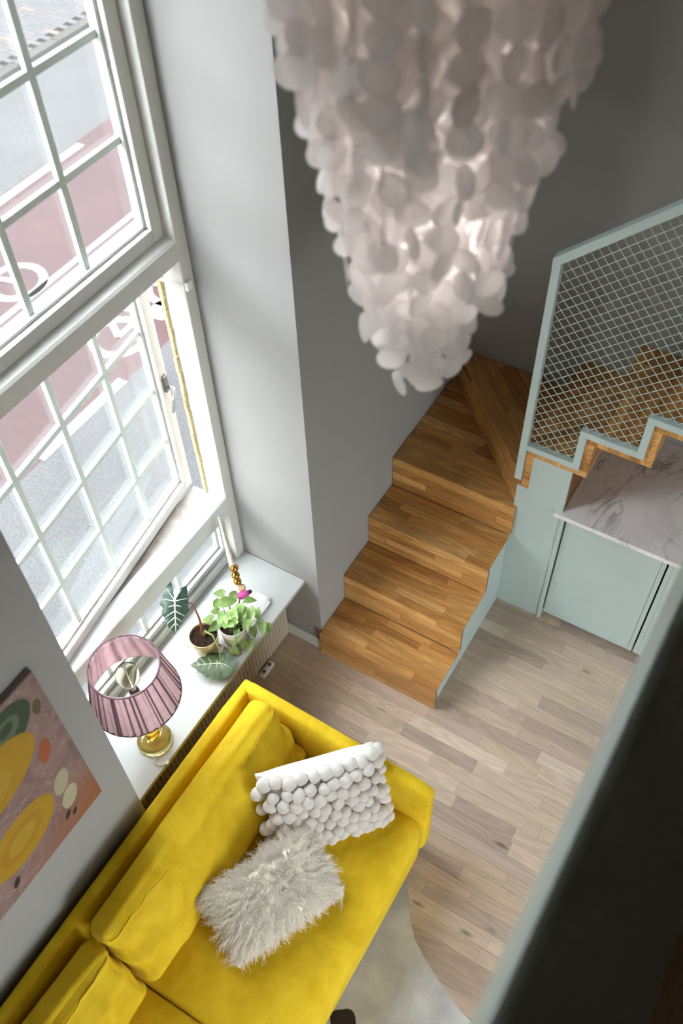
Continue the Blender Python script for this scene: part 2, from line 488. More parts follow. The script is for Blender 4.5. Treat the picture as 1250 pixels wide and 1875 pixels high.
def clip_half(poly, a, b, c):
    """keep a*x+b*y<=c"""
    out = []
    for i in range(len(poly)):
        p, q = poly[i], poly[(i + 1) % len(poly)]
        dp, dq = a * p[0] + b * p[1] - c, a * q[0] + b * q[1] - c
        if dp <= 0: out.append(p)
        if (dp < 0 < dq) or (dq < 0 < dp):
            t = dp / (dp - dq); out.append((p[0] + (q[0] - p[0]) * t, p[1] + (q[1] - p[1]) * t))
    return out
def staves(name, parent, poly, origin, U, V, Nn, row, ln, thick, m, colfn, gap=0.0006, limit=None, lbl=None):
    """cover a convex polygon (local u,v) with staggered boards; each board is one object with grain along U"""
    U, V, Nn = Vector(U), Vector(V), Vector(Nn); origin = Vector(origin)
    v0 = min(p[1] for p in poly); v1 = max(p[1] for p in poly)
    u0 = min(p[0] for p in poly); u1 = max(p[0] for p in poly)
    nrow = max(1, round((v1 - v0) / row)); rw = (v1 - v0) / nrow
    out = []
    for k in range(nrow):
        a, b = v0 + k * rw, v0 + (k + 1) * rw
        strip = clip_half(clip_half(poly, 0, -1, -(a + gap / 2)), 0, 1, b - gap / 2)
        if len(strip) < 3: continue
        cuts = [u0]; x = u0 - random.random() * ln * 0.8
        while x < u1:
            x += ln * random.uniform(0.65, 1.35)
            if x - cuts[-1] > 0.28 * ln and u1 - x > 0.2 * ln: cuts.append(x)
        cuts.append(u1)
        for i in range(len(cuts) - 1):
            pc = clip_half(clip_half(strip, -1, 0, -(cuts[i] + gap / 2)), 1, 0, cuts[i + 1] - gap / 2)
            if len(pc) < 3: continue
            ar = 0.5 * sum(pc[j][0] * pc[(j + 1) % len(pc)][1] - pc[(j + 1) % len(pc)][0] * pc[j][1] for j in range(len(pc)))
            if abs(ar) < 6e-6: continue
            cu = sum(p[0] for p in pc) / len(pc); cv = sum(p[1] for p in pc) / len(pc)
            lp = [(p[0] - cu, p[1] - cv) for p in pc]; n = len(lp)
            if ar < 0: lp.reverse()
            ch = 0.0005
            vv = [(p[0], p[1], -thick) for p in lp] + [(p[0], p[1], -ch) for p in lp] + [(p[0] * (1 - 0.0012 / max(0.02, math.hypot(*p))), p[1] * (1 - 0.0012 / max(0.02, math.hypot(*p))), 0) for p in lp]
            ff = [tuple(range(n - 1, -1, -1)), tuple(range(2 * n, 3 * n))]
            for j in range(n):
                jj = (j + 1) % n
                ff += [(j, jj, jj + n, j + n), (j + n, jj + n, jj + 2 * n, j + 2 * n)]
            me = mesh_from(name, vv, ff, m)
            mw = Matrix((U, V, Nn)).transposed().to_4x4(); mw.translation = origin + U * cu + V * cv + Nn * random.uniform(-0.0002, 0.0002)
            out.append(piece(name, me, parent, mw, colfn()))
    return out

def oakcol():
    c = random.choice(((182, 133, 76), (190, 143, 84), (172, 124, 70), (198, 153, 96), (166, 117, 64), (186, 138, 80)))
    k = random.uniform(1.1, 1.4); return tuple(v * k for v in lin(c)) + (1,)
def parqcol():
    c = random.choice(((200, 180, 161), (208, 187, 168), (191, 170, 154), (216, 197, 179), (182, 162, 147), (202, 182, 159), (197, 178, 163)))
    k = random.uniform(0.93, 1.05); return tuple(v * k for v in lin(c)) + (1,)

# ------------------------------------------------------------------ room shell
XW, YN, YB = -1.41, 1.94, 3.285        # wall plane, far niche side, back wall
fl = struct('floor', MB().box(-1.95, 3.4, -2.8, 3.5, -0.2, -0.012), M_SUB, 'limed oak parquet floor of the lower room')
# boards: the part the photograph sees gets single boards, the rest is one field
staves('plank', fl, [(-1.62, 0.62), (0.16, 0.62), (0.16, 2.70), (-1.62, 2.70)], (0, 0, 0), (1, 0, 0), (0, 1, 0), (0, 0, 1), 0.0655, 0.42, 0.012, M_PARQ, parqcol, gap=0.0007)
FT = 6
fields = [MB() for _ in range(FT)]                              # six tones of board
def field(x0, x1, y0, y1):
    y = y0
    while y < y1 - 0.001:
        yy = min(y + 0.0655, y1); x = x0 - random.random() * 0.3
        while x < x1:
            xx = x + random.uniform(0.3, 0.6)
            if min(xx, x1) - max(x, x0) > 0.01: random.choice(fields).box(max(x, x0) + 0.0004, min(xx, x1) - 0.0004, y + 0.0004, yy - 0.0004, -0.012, 0)
            x = xx
        y = yy
field(0.16, 3.2, -2.6, 3.285); field(-1.405, 0.16, -2.6, 0.62); field(-0.56, 0.16, 2.70, 3.285)
for q_ in fields: tag(put('plank_field', q_, M_PARQ, fl, color=parqcol()), kind='stuff')

struct('wall_left', MB().box(-1.95, XW, -0.71, 0.70, -0.2, 5.0), M_WALL, 'grey painted wall that carries the painting behind the sofa')
struct('wall_window', MB().box(-1.95, XW, YN, 3.485, -0.2, 5.0), M_WALL, 'grey wall beside the window with its pale lit return')
struct('wall_sill', MB().box(-1.95, -1.84, 0.70, YN, -0.2, 0.525), M_WALL)
struct('wall_lintel', MB().box(-1.95, XW, 0.70, YN, 4.25, 5.0), M_WALL)
struct('wall_corner', MB().box(-1.95, XW, -2.8, -1.95, -0.2, 5.0), M_WALL)
struct('wall_sill', MB().box(-1.95, -1.84, -1.95, -0.71, -0.2, 0.525), M_WALL)
struct('wall_lintel', MB().box(-1.95, XW, -1.95, -0.71, 4.25, 5.0), M_WALL)
struct('wall_back', MB().box(-1.95, 3.4, YB, 3.485, -0.2, 5.0), M_WALL, 'dark grey back wall behind the winder stairs')
struct('wall_right', MB().box(3.2, 3.4, -2.8, -1.4, -0.2, 5.0).box(3.2, 3.4, 0.4, 3.485, -0.2, 5.0).box(3.2, 3.4, -1.4, 0.4, 2.15, 5.0).box(3.2, 3.4, -1.4, 0.4, -0.2, 0.0), M_WALL)
gd = thing('door_1', 'glazed garden doors in the right wall, out of the picture', None, (3.3, -0.5, 0.1), kind='structure')
for i in range(2):
    ya = -1.4 + i * 0.9
    for b in ((ya, ya + 0.06, 0.0, 2.15), (ya + 0.84, ya + 0.9, 0.0, 2.15), (ya + 0.06, ya + 0.84, 0.0, 0.12), (ya + 0.06, ya + 0.84, 2.07, 2.15)):
        put('frame_bar', MB().box(3.27, 3.33, b[0], b[1], b[2], b[3], 0.003), M_FRAMEW, gd)
    put('pane', MB().box(3.298, 3.302, ya + 0.06, ya + 0.84, 0.12, 2.07), M_GLASS, gd)
struct('wall_front', MB().box(-1.95, 3.4, -2.8, -2.6, -0.2, 5.0), M_WALL)
struct('ceiling', MB().box(-1.95, 3.4, -2.8, 3.485, 5.0, 5.2), M_CEIL)
struct('baseboard_niche', MB().box(-1.80, XW - 0.001, YN - 0.012, YN, 0.0, 0.085, 0.003), M_FRAMEW, 'white baseboard below the pale wall return')

# upper floor and its parapet (photographer stands behind it)
uf = struct('floor_upper', MB().box(-0.004, 3.2, -2.0, 2.2, 2.2, 2.488), M_CEIL, 'brown timber loft floor, lower right corner')
staves('plank', uf, [(-2.0, -1.6), (2.2, -1.6), (2.2, -0.03), (-2.0, -0.03)], (0.0, 0, 2.5), (0, 1, 0), (-1, 0, 0), (0, 0, 1), 0.14, 1.6, 0.012, M_PARQ, lambda: tuple(v * random.uniform(0.7, 0.9) for v in lin((150, 112, 82))) + (1,))
pp = thing('parapet', 'mint topped parapet rail with inner side darkened for shade, blurred at lower right', 'parapet', (0.05, 0.0, 2.5))
put('outer_face', MB().prism([(-0.009, 2.5), (-0.009, 2.95), (0.006, 2.93), (0.012, 2.5)], 'y', -1.9, 2.2), M_MINT, pp)
prof = [(-0.009, 2.94), (-0.009, 2.952), (-0.0005, 3.045), (0.0035, 3.072), (0.009, 3.085), (0.016, 3.082), (0.022, 3.065), (0.024, 3.04), (0.024, 2.94)]
put('cap_rail', MB().prism(prof, 'y', -1.9, 2.2), M_MINT, pp, smooth=False)
put('inner_panel', MB().prism([(0.024, 3.03), (0.215, 2.52), (0.215, 2.50), (0.012, 2.50), (0.012, 3.03)], 'y', -1.9, 2.2), M_MINT_SHADE, pp, label='inner panel with shade put into its colour')

# ------------------------------------------------------------------ window
WX = -1.82
win = thing('window_1', 'tall white framed window of three lights looking down on the street', None, (WX, 0.70, 0.55), kind='structure')
Y0, Y1 = 0.70, 1.94
def frame_bar(name, *b, m=M_FRAME): return put(name, MB().box(*b, 0.004), m, win)
frame_bar('jamb', -1.935, WX, 1.885, 1.94, 0.55, 4.25)
frame_bar('jamb', -1.935, WX, 0.70, 0.762, 0.55, 4.25)
put('transom', MB().prism([(WX, 2.226), (WX, 2.296), (-1.828, 2.304), (-1.862, 2.312), (-1.935, 2.312), (-1.935, 2.226)], 'y', 0.762, 1.885), M_FRAME, win)
put('transom', MB().prism([(WX, 0.885), (WX, 0.992), (-1.826, 0.998), (-1.905, 0.996), (-1.91, 0.975), (-1.935, 0.97), (-1.935, 0.885)], 'y', 0.762, 1.885), M_FRAMEW, win)
frame_bar('head', -1.935, WX, 0.762, 1.885, 4.18, 4.25)
frame_bar('bottom_rail', -1.92, -1.845, 0.762, 1.885, 0.551, 0.60, m=M_FRAMEW)
put('outer_sill', MB().box(-1.99, -1.906, 0.765, 1.882, 0.955, 0.985, 0.003), M_GREYWOOD, win, label='weathered grey outer sill strip')

def light(parent, y0, y1, z0, z1, xf, xb, stile, ymun, zmun, mname='sash', xg=None, m=M_FRAME, bead=0.012):
    """a sash in world space (unrotated): stiles, rails, beads, muntins, panes. returns list of parts"""
    o = []
    sash = thing(mname, None, None, (xf, y0, z0)); sash.parent = parent; sash.location = Vector((xf, y0, z0)) - wloc(parent)
    def P(n, *b, mm=m, bev=0.003): o.append(put(n, MB().box(*b, bev), mm, sash)); return o[-1]
    P('stile', xb, xf, y0, y0 + stile, z0, z1); P('stile', xb, xf, y1 - stile, y1, z0, z1)
    P('rail', xb, xf, y0 + stile, y1 - stile, z0, z0 + stile); P('rail', xb, xf, y0 + stile, y1 - stile, z1 - stile, z1)
    a, b_, c, d = y0 + stile, y1 - stile, z0 + stile, z1 - stile
    xg = xg or (xb + 0.012)
    # glazing beads, stepping down to the glass
    xe = xf - 0.022
    for nme, bx in (('bead', (xg, xe, a, a + bead, c, d)), ('bead', (xg, xe, b_ - bead, b_, c, d)), ('bead', (xg, xe, a + bead, b_ - bead, c, c + bead)), ('bead', (xg, xe, a + bead, b_ - bead, d - bead, d))):
        P(nme, *bx, mm=M_FRAMEW, bev=0.002)
    ys = [a + bead] + list(ymun) + [b_ - bead]; zs = [c + bead] + list(zmun) + [d - bead]
    mh = 0.0125
    for y in ymun: P('muntin', xg + 0.001, xg + 0.019, y - mh, y + mh, zs[0], zs[-1], mm=M_MUNT)
    for z in zmun:
        for i in range(len(ys) - 1):
            P('muntin', xg + 0.001, xg + 0.019, ys[i] + (mh if i else 0), ys[i + 1] - (mh if i < len(ys) - 2 else 0), z - mh, z + mh, mm=M_MUNT)
    for i in range(len(ys) - 1):
        for k in range(len(zs) - 1):
            o.append(put('pane', MB().box(xg - 0.004, xg, ys[i] - 0.004, ys[i + 1] + 0.004, zs[k] - 0.004, zs[k + 1] + 0.004), M_GLASS, sash))
    return sash
light(win, 0.766, 1.881, 2.313, 4.178, -1.86, -1.925, 0.05, (1.083, 1.327, 1.571), (2.665, 2.968, 3.27, 3.575, 3.88), 'upper_sash')
light(win, 0.764, 1.883, 0.602, 0.884, -1.865, -1.92, 0.032, (1.083, 1.327, 1.571), (), 'lower_light', m=M_FRAMEW)
# opening sash: built closed around its hinge, then swung outwards
HA = math.radians(8.0)
hx, hy = -1.845, 0.78
op = light(win, hy, hy + 1.115, 0.998, 2.225, hx, hx - 0.06, 0.05, (hy + 0.297, hy + 0.563, hy + 0.825), (1.312, 1.592, 1.882), 'opening_sash')
put('handle', MB().box(hx - 0.002, hx + 0.012, hy + 1.078, hy + 1.102, 1.575, 1.655, 0.004), M_DARKSTEEL, op, label='grey metal window handle plate')
put('lever', MB().tube([(hx + 0.010, hy + 1.09, 1.60), (hx + 0.04, hy + 1.09, 1.60), (hx + 0.045, hy + 1.075, 1.585), (hx + 0.045, hy + 1.045, 1.515)], [0.006, 0.006, 0.007, 0.005], 8), M_STEEL, op, smooth=True)
op.rotation_euler = (0, 0, HA)
# seal strip, stay and hinge plate on the right jamb
sl = MB()
rs = random.Random(3)
z = 1.0
while z < 2.16:
    h = rs.uniform(0.05, 0.085); d = rs.uniform(0.0, 0.004)
    sl.box(-1.931, -1.919 + d, 1.878 - rs.uniform(0.003, 0.008), 1.885, z, z + h - 0.006); z += h
put('weather_seal', sl, M_SEAL, win, label='torn yellow weather seal in the open gap')
put('stay', MB().tube([(-1.825, 1.875, 2.13), (-1.90, 1.85, 2.15), (-1.985, 1.80, 2.165)], 0.006, 6).box(-1.826, -1.808, 1.888, 1.915, 2.10, 2.135, 0.003), M_WHITEPL, win)

win2 = thing('window_2', 'second tall window of the same facade, left of the painting wall', None, (WX, -1.95, 0.55), kind='structure')
for b in ((-1.935, WX, -0.765, -0.71, 0.55, 4.25), (-1.935, WX, -1.95, -1.888, 0.55, 4.25), (-1.935, WX, -1.888, -0.765, 4.18, 4.25), (-1.935, WX, -1.888, -0.765, 2.226, 2.312), (-1.935, WX, -1.888, -0.765, 0.885, 0.996), (-1.92, -1.845, -1.888, -0.765, 0.551, 0.60)):
    put('frame_bar', MB().box(*b, 0.004), M_FRAME, win2)
light(win2, -1.884, -0.769, 2.313, 4.178, -1.86, -1.925, 0.05, (-1.567, -1.323, -1.079), (2.665, 2.968, 3.27, 3.575, 3.88), 'upper_sash')
light(win2, -1.884, -0.769, 0.998, 2.224, -1.86, -1.925, 0.05, (-1.567, -1.323, -1.079), (1.312, 1.592, 1.882), 'middle_sash')
light(win2, -1.886, -0.767, 0.602, 0.884, -1.865, -1.92, 0.032, (-1.567, -1.323, -1.079), (), 'lower_light', m=M_FRAMEW)
tag(put('window_sill', MB().box(-1.845, -1.482, -1.948, -0.712, 0.526, 0.55, 0.002), M_SILL, None, loc=(-1.66, -1.33, 0.526)), 'pale sill of the second window, out of the picture', 'sill')
sill = put('window_sill', MB().box(-1.845, -1.482, 0.702, 1.938, 0.526, 0.55, 0.002), M_SILL, None, loc=(-1.66, 1.32, 0.526))
tag(sill, 'pale painted window sill carrying the lamp and plants', 'sill')
rc = thing('radiator_cover', 'beige slatted radiator cover under the window sill', 'radiator cover', (-1.70, 1.32, 0))
put('body', MB().box(-1.80, -1.612, 0.72, 1.926, 0.0, 0.524, 0.003), M_RAD, rc)
me_sl = mesh_from('slat', *(lambda q: (q.v, q.f))(MB().box(-0.006, 0.0, -0.0112, 0.0112, 0.01, 0.515, 0.0015)), M_RAD)
for i in range(48):
    piece('slat', me_sl, rc, Matrix.Translation((-1.606, 0.74 + i * 0.025, 0.0)))

# ------------------------------------------------------------------ street outside
OPP_H = 7.0
def mat_dark():
    if 'dark_pane' in bpy.data.materials: return bpy.data.materials['dark_pane']
    return mat('dark_pane', (40, 44, 50), 0.1, 0.0)
st = thing('street', 'street seen from above through the window', 'street', (-5, 4, -0.5), kind='structure')
GZ = -0.5
put('near_asphalt', MB().box(-3.95, -1.95, -12, 24, GZ - 0.3, GZ), M_ASPH, st)
put('bike_lane', MB().box(-6.42, -3.95, -12, 24, GZ - 0.3, GZ), M_RED, st, label='dull red bicycle lane')
put('far_asphalt', MB().box(-7.73, -6.42, -12, 24, GZ - 0.3, GZ), M_ASPH, st)
put('gutter', MB().box(-7.86, -7.73, -12, 24, GZ - 0.3, GZ - 0.006), M_GUTTER, st)
for i in range(22):
    put('kerb_stone', MB().box(-7.98, -7.86, -2 + i * 0.6, -2 + i * 0.6 + 0.59, GZ - 0.3, GZ + 0.05, 0.008), M_KERB, st)
put('pavement_bed', MB().box(-16, -7.98, -12, 24, GZ - 0.3, GZ + 0.03), M_JOINT, st)
me_pv = mesh_from('paver', *(lambda q: (q.v, q.f))(MB().box(-0.1005, 0.1005, -0.0345, 0.0345, -0.03, 0.0, 0.0025)), M_PAVER)
n_pv = 0
for j in range(32):
    y = 5.85 + j * 0.071
    for i in range(9):
        x = -8.085 - i * 0.205 - (0.1 if j % 2 else 0)
        q = random.random()
        c = (122, 108, 98) if q > 0.93 else (random.choice(((90, 90, 93), (95, 94, 97), (100, 98, 99), (93, 91, 93))))
        c = tuple(v * 0.6 for v in c)
        piece('paver', me_pv, st, Matrix.Translation((x, y, GZ + 0.047 + random.uniform(-0.0008, 0.0008))), lin(c) + (1,)); n_pv += 1
def mark(mb): return put('road_marking', mb, M_LINE, st)
T = GZ + 0.003
mark(MB().box(-4.02, -3.93, 2.45, 3.32, T - 0.01, T)); mark(MB().box(-4.02, -3.93, 0.0, 1.9, T - 0.01, T))
mark(MB().box(-6.40, -6.30, 1.0, 5.60, T - 0.01, T)); mark(MB().box(-6.40, -6.30, 7.6, 12, T - 0.01, T))
mark(MB().box(-5.245, -5.18, -2, 12, T - 0.01, T)); mark(MB().box(-5.145, -5.075, -2, 12, T - 0.01, T))
def ring(cx, cy, r, w, a0=0, a1=360, sx=1.0):
    mb = MB(); n = 28
    v = []; f = []
    for k in range(n + 1):
        a = math.radians(a0 + (a1 - a0) * k / n)
        for rr in (r - w / 2, r + w / 2):
            v += [(cx + sx * rr * math.cos(a), cy + rr * math.sin(a), T), (cx + sx * rr * math.cos(a), cy + rr * math.sin(a), T - 0.01)]
    for k in range(n):
        b = k * 4
        f += [(b, b + 2, b + 6, b + 4), (b + 1, b + 5, b + 7, b + 3), (b, b + 4, b + 5, b + 1), (b + 2, b + 3, b + 7, b + 6)]
    return mb.add(v, f)
def bar(mb, p, q, w):
    T = GZ + 0.004 + 0.0006 * (len(mb.f) % 97) / 10
    p, q = Vector(p), Vector(q); d = (q - p).normalized(); n = Vector((-d.y, d.x)) * w / 2
    return mb.prism([(p - n)[:], (q - n)[:], (q + n)[:], (p + n)[:]], 'z', T - 0.01, T)
def bicycle(cx, cy, s=1.0):
    """painted bicycle: two wheels, frame, handlebar, seen lying along the lane"""
    mb = ring(cx, cy - 0.42 * s, 0.25 * s, 0.09 * s)
    mb2 = ring(cx, cy + 0.42 * s, 0.25 * s, 0.09 * s)
    mb.add(mb2.v, mb2.f)
    for p, q, w_ in (((cx, cy - 0.42 * s), (cx - 0.42 * s, cy - 0.15 * s), 0.07), ((cx, cy - 0.42 * s), (cx, cy), 0.07), ((cx, cy), (cx - 0.42 * s, cy + 0.3 * s), 0.07),
                     ((cx - 0.42 * s, cy - 0.15 * s), (cx - 0.42 * s, cy + 0.3 * s), 0.07), ((cx, cy), (cx - 0.5 * s, cy - 0.2 * s), 0.06),
                     ((cx, cy + 0.42 * s), (cx - 0.58 * s, cy + 0.26 * s), 0.07), ((cx - 0.58 * s, cy + 0.2 * s), (cx - 0.58 * s, cy + 0.42 * s), 0.06), ((cx - 0.52 * s, cy - 0.3 * s), (cx - 0.5 * s, cy - 0.1 * s), 0.08)):
        bar(mb, p, q, w_ * s)
    return mb
mark(bicycle(-5.44, 3.42, 0.85))
mark(bicycle(-4.30, 4.00, 0.80))
mark(ring(-4.19, 4.08, 0.07, 0.10))

# the houses that shut the street in: across the road, and the rest of this row (all outside the picture, they shape the daylight)
M_BRICK = mat('brick_facade', (150, 128, 112), 0.85, 0.15, 12.0)
oh = thing('house_row', 'brick house row across the street', 'building', (-14, 4, -0.45), kind='structure')
put('front', MB().box(-18, -12.6, -20, 30, -0.45, OPP_H), M_BRICK, oh)
for i in range(9):
    for k in range(3):
        put('window', MB().box(-12.62, -12.56, -16 + i * 4.6, -14.4 + i * 4.6, 0.6 + k * 3.2, 2.7 + k * 3.2), M_FRAMEW, oh)
        put('pane', MB().box(-12.56, -12.55, -15.9 + i * 4.6, -14.5 + i * 4.6, 0.7 + k * 3.2, 2.6 + k * 3.2), mat_dark(), oh)
own = thing('neighbour_house', 'rest of the house row on this side', 'building', (0, 0, -0.45), kind='structure')
put('front', MB().box(-1.95, 3.4, 3.49, 26, -0.45, 10.0), M_BRICK, own)
put('front', MB().box(-1.95, 3.4, -22, -2.805, -0.45, 10.0), M_BRICK, own)
put('garden', MB().box(3.42, 16, -14, 16, -0.6, -0.15), M_KERB, own)
put('upper_storeys', MB().box(-1.95, 3.4, -2.8, 3.485, 5.205, 10.0), M_BRICK, own)

# ------------------------------------------------------------------ staircase
SXL, SXR = XW + 0.002, -0.784
RY = [1.915, 2.155, 2.393, 2.63]
RZ = [0.175, 0.37, 0.565, 0.765]
stair = thing('staircase', 'oiled oak winder staircase with mint side panels turning along the back wall', 'staircase', (-1.1, 2.3, 0))
TH = 0.02
def tread(poly, z, U, row=0.042, ln=0.36, thick=0.035):
    cx = sum(p[0] for p in poly) / len(poly); cy = sum(p[1] for p in poly) / len(poly)
    inner = [(cx + (p[0] - cx) * 0.93, cy + (p[1] - cy) * 0.84) for p in poly]
    t = put('tread', MB().prism(inner, 'z', z - thick, z - 0.012), M_OAKBACK, stair)
    U = Vector(U).normalized(); V = Vector((-U.y, U.x, 0))
    lp = [((p[0] * U.x + p[1] * U.y), (p[0] * V.x + p[1] * V.y)) for p in poly]
    staves('stave', t, lp, (0, 0, z), U, V, (0, 0, 1), row, ln, 0.0118, M_OAK, oakcol)
    return t
def riser(p, q, z0, z1, thick=0.022, row=0.045, ln=0.36):
    """vertical board from p to q in plan, front face on the left-hand normal"""
    p, q = Vector((p[0], p[1], 0)), Vector((q[0], q[1], 0)); U = (q - p).normalized(); N_ = Vector((U.y, -U.x, 0))
    L = (q - p).length
    a = [p - N_ * thick, p - N_ * 0.012, q - N_ * 0.012, q - N_ * thick]
    r = put('riser', MB().prism([v[:2] for v in a], 'z', z0, z1), M_OAKBACK, stair)
    staves('stave', r, [(0, z0), (L, z0), (L, z1), (0, z1)], p, U, Vector((0, 0, 1)), N_, row, ln, 0.0118, M_OAK, oakcol)
    return r
OV = 0.010
for k in range(3):
    tread([(SXL, RY[k]), (SXR + OV, RY[k]), (SXR + OV, RY[k + 1] + 0.0), (SXL, RY[k + 1] + 0.0)], RZ[k], (1, 0, 0))
for k in range(4):
    z0 = 0.0 if k == 0 else RZ[k - 1]
    riser((SXL, RY[k] + 0.002), (SXR + OV, RY[k] + 0.002), z0 + 0.0005, RZ[k] - 0.012)
D0, D1 = (SXR + 0.004, 2.655), (SXL + 0.004, YB - 0.015)
tread([(SXL, RY[3]), (SXR + OV, RY[3]), (SXR + OV, 2.66), (SXR + 0.004, 2.664), (SXL, YB - 0.004)], RZ[3], (1, 0, 0), row=0.055, ln=0.42)
Z5 = 0.957
riser((D1[0], D1[1]), (D0[0], D0[1]), RZ[3] + 0.0005, Z5 - 0.012, thick=0.014, row=0.06, ln=0.5)
dU = Vector((D1[0] - D0[0], D1[1] - D0[1], 0))
tread([(D0[0], D0[1]), (SXR + 0.012, 2.66), (SXR + 0.012, YB - 0.002), (SXL, YB - 0.002), (D1[0], D1[1])][:5], Z5, (-dU.x, -dU.y, 0), row=0.075, ln=0.5)
# second flight, climbing along the back wall
X6, GX, PY = -0.774, 0.2325, 2.648
Z2 = [1.152, 1.346, 1.541, 1.735, 1.93, 2.125, 2.32]
def solid_stave_tread(x0, x1, z):
    t = put('tread', MB().box(x0 + 0.001, x1 - 0.001, PY + 0.012, YB - 0.004, z - 0.034, z - 0.013), M_OAKBACK, stair)
    staves('stave', t, [(PY, -x1), (YB - 0.002, -x1), (YB - 0.002, -x0), (PY, -x0)], (0, 0, z), (0, 1, 0), (-1, 0, 0), (0, 0, 1), 0.045, 0.4, 0.035, M_OAK, oakcol)
for k, z in enumerate(Z2):
    xa = X6 + GX * k
    x1 = xa + GX + (0.0 if k < 6 else 0.0)
    solid_stave_tread(xa, x1 + 0.035, z)
    zb = (Z5 - 0.045 if k == 0 else Z2[k - 1] + 0.0005)
    r = put('riser', MB().box(xa + 0.012, xa + 0.034, PY + 0.012, YB - 0.004, zb + 0.002, z - 0.036), M_OAKBACK, stair)
    staves('stave', r, [(-(YB - 0.002), zb), (-PY, zb), (-PY, z - 0.035), (-(YB - 0.002), z - 0.035)], (xa, 0, 0), (0, -1, 0), (0, 0, 1), (-1, 0, 0), 0.05, 0.4, 0.035, M_OAK, oakcol)
# mint panels
prof = [(RY[0] + 0.012, 0.0)]
for k in range(4):
    prof.append((RY[k] + 0.016, RZ[k] - 0.03))
    if k < 3: prof.append((RY[k + 1] + 0.016, RZ[k] - 0.03))
prof += [(2.646, RZ[3] - 0.03), (2.646, 0.0)]
put('side_panel', MB().prism(prof, 'x', SXR - 0.022, SXR - 0.004), M_MINT, stair, label='mint painted side panel under the lower steps')
put('front_panel', MB().prism([(-0.79, 0), (-0.566, 0), (-0.566, 1.114), (-0.740, 1.114), (-0.740, 0.908), (-0.79, 0.908)], 'y', 2.65, 2.668), M_MINT, stair, label='tall mint panel under the second flight')
put('end_panel', MB().box(-0.5655, -0.548, 2.643, 3.2, 0.0, 0.822, 0.002), M_MINT, stair)
put('inner_panel', MB().box(-0.585, -0.566, 2.669, YB - 0.005, 0.85, 1.11), M_OAKBACK, stair, label='brown inner panel above the worktop')

# ------------------------------------------------------------------ mesh railing
rl = thing('stair_railing', 'mint steel railing filled with woven wire mesh along the upper steps', 'railing', (-0.5, 2.66, 1.15))
BY0, BY1 = 2.636, 2.668
TS = math.tan(math.radians(41.9))
XE = 0.62
put('post', MB().box(-0.806, -0.775, BY0, BY1, 0.9585, 2.10, 0.002), M_MINT, rl)
ztop = lambda x: 2.119 + (x + 0.803) * TS
put('top_rail', MB().prism([(-0.806, ztop(-0.806) - 0.042), (-0.806, ztop(-0.806)), (XE, ztop(XE)), (XE, ztop(XE) - 0.042)], 'y', BY0 - 0.002, BY1 + 0.004), M_MINT, rl)
put('post', MB().box(XE - 0.03, XE, BY0, BY1, Z2[5] + 0.19, ztop(XE) - 0.035, 0.002), M_MINT, rl)
for k in range(6):
    xa = X6 + GX * k; xb = X6 + GX * (k + 1); z = Z2[k]
    put('bottom_bar', MB().box(xa + (-0.001 if k == 0 else -0.031), xb, BY0, BY1, z + 0.001, z + 0.032, 0.0015), M_MINT, rl)
    put('bottom_bar', MB().box(xb - 0.031, xb, BY0, BY1, z + 0.032, Z2[k + 1] + 0.001, 0.0015), M_MINT, rl)
def zlow(x):
    k = int(math.floor((x - X6 + 0.031) / GX)); k = max(0, min(k, 6)); return Z2[k] + 0.03
def wires(slope_deg, spacing, yoff, start):
    a = math.radians(slope_deg); d = Vector((math.cos(a), math.sin(a))); n = Vector((-d.y, d.x))
    s = start
    me_cache = 0
    while s < 2.2:
        base = Vector((-0.79, 1.15)) + n * s if slope_deg > 0 else Vector((-0.79, 1.15)) - n * 0 + Vector((0.743, 0.669)) * s
        # march along the line, keep the inside run(s)
        run = []; ok_prev = False
        t = -1.5
        def flush(run):
            if len(run) >= 4:
                p, q = run[0], run[-1]; m_ = max(2, int((q - p).length / 0.016)); path = []
                for i in range(m_ + 1):
                    c = p + (q - p) * i / m_
                    path.append((c.x, 2.654 + yoff + 0.0007 * (1 if i % 2 else -1), c.y))
                put('wire', MB().tube([path[0], path[-1]] if m_ < 3 else path, 0.00145, 5, False), M_MINTW, rl, smooth=True)
        while t < 2.6:
            p = base + d * t
            inside = -0.785 < p.x < XE - 0.02 and p.y < ztop(p.x) - 0.03 and p.y > zlow(p.x) - 0.002
            if inside: run.append(p)
            elif run: flush(run); run = []
            t += 0.008
        if run: flush(run)
        s += spacing
wires(42.0, 0.0325, 0.0, -1.0)
wires(-48.0, 0.0325, 0.0012, 0.01)

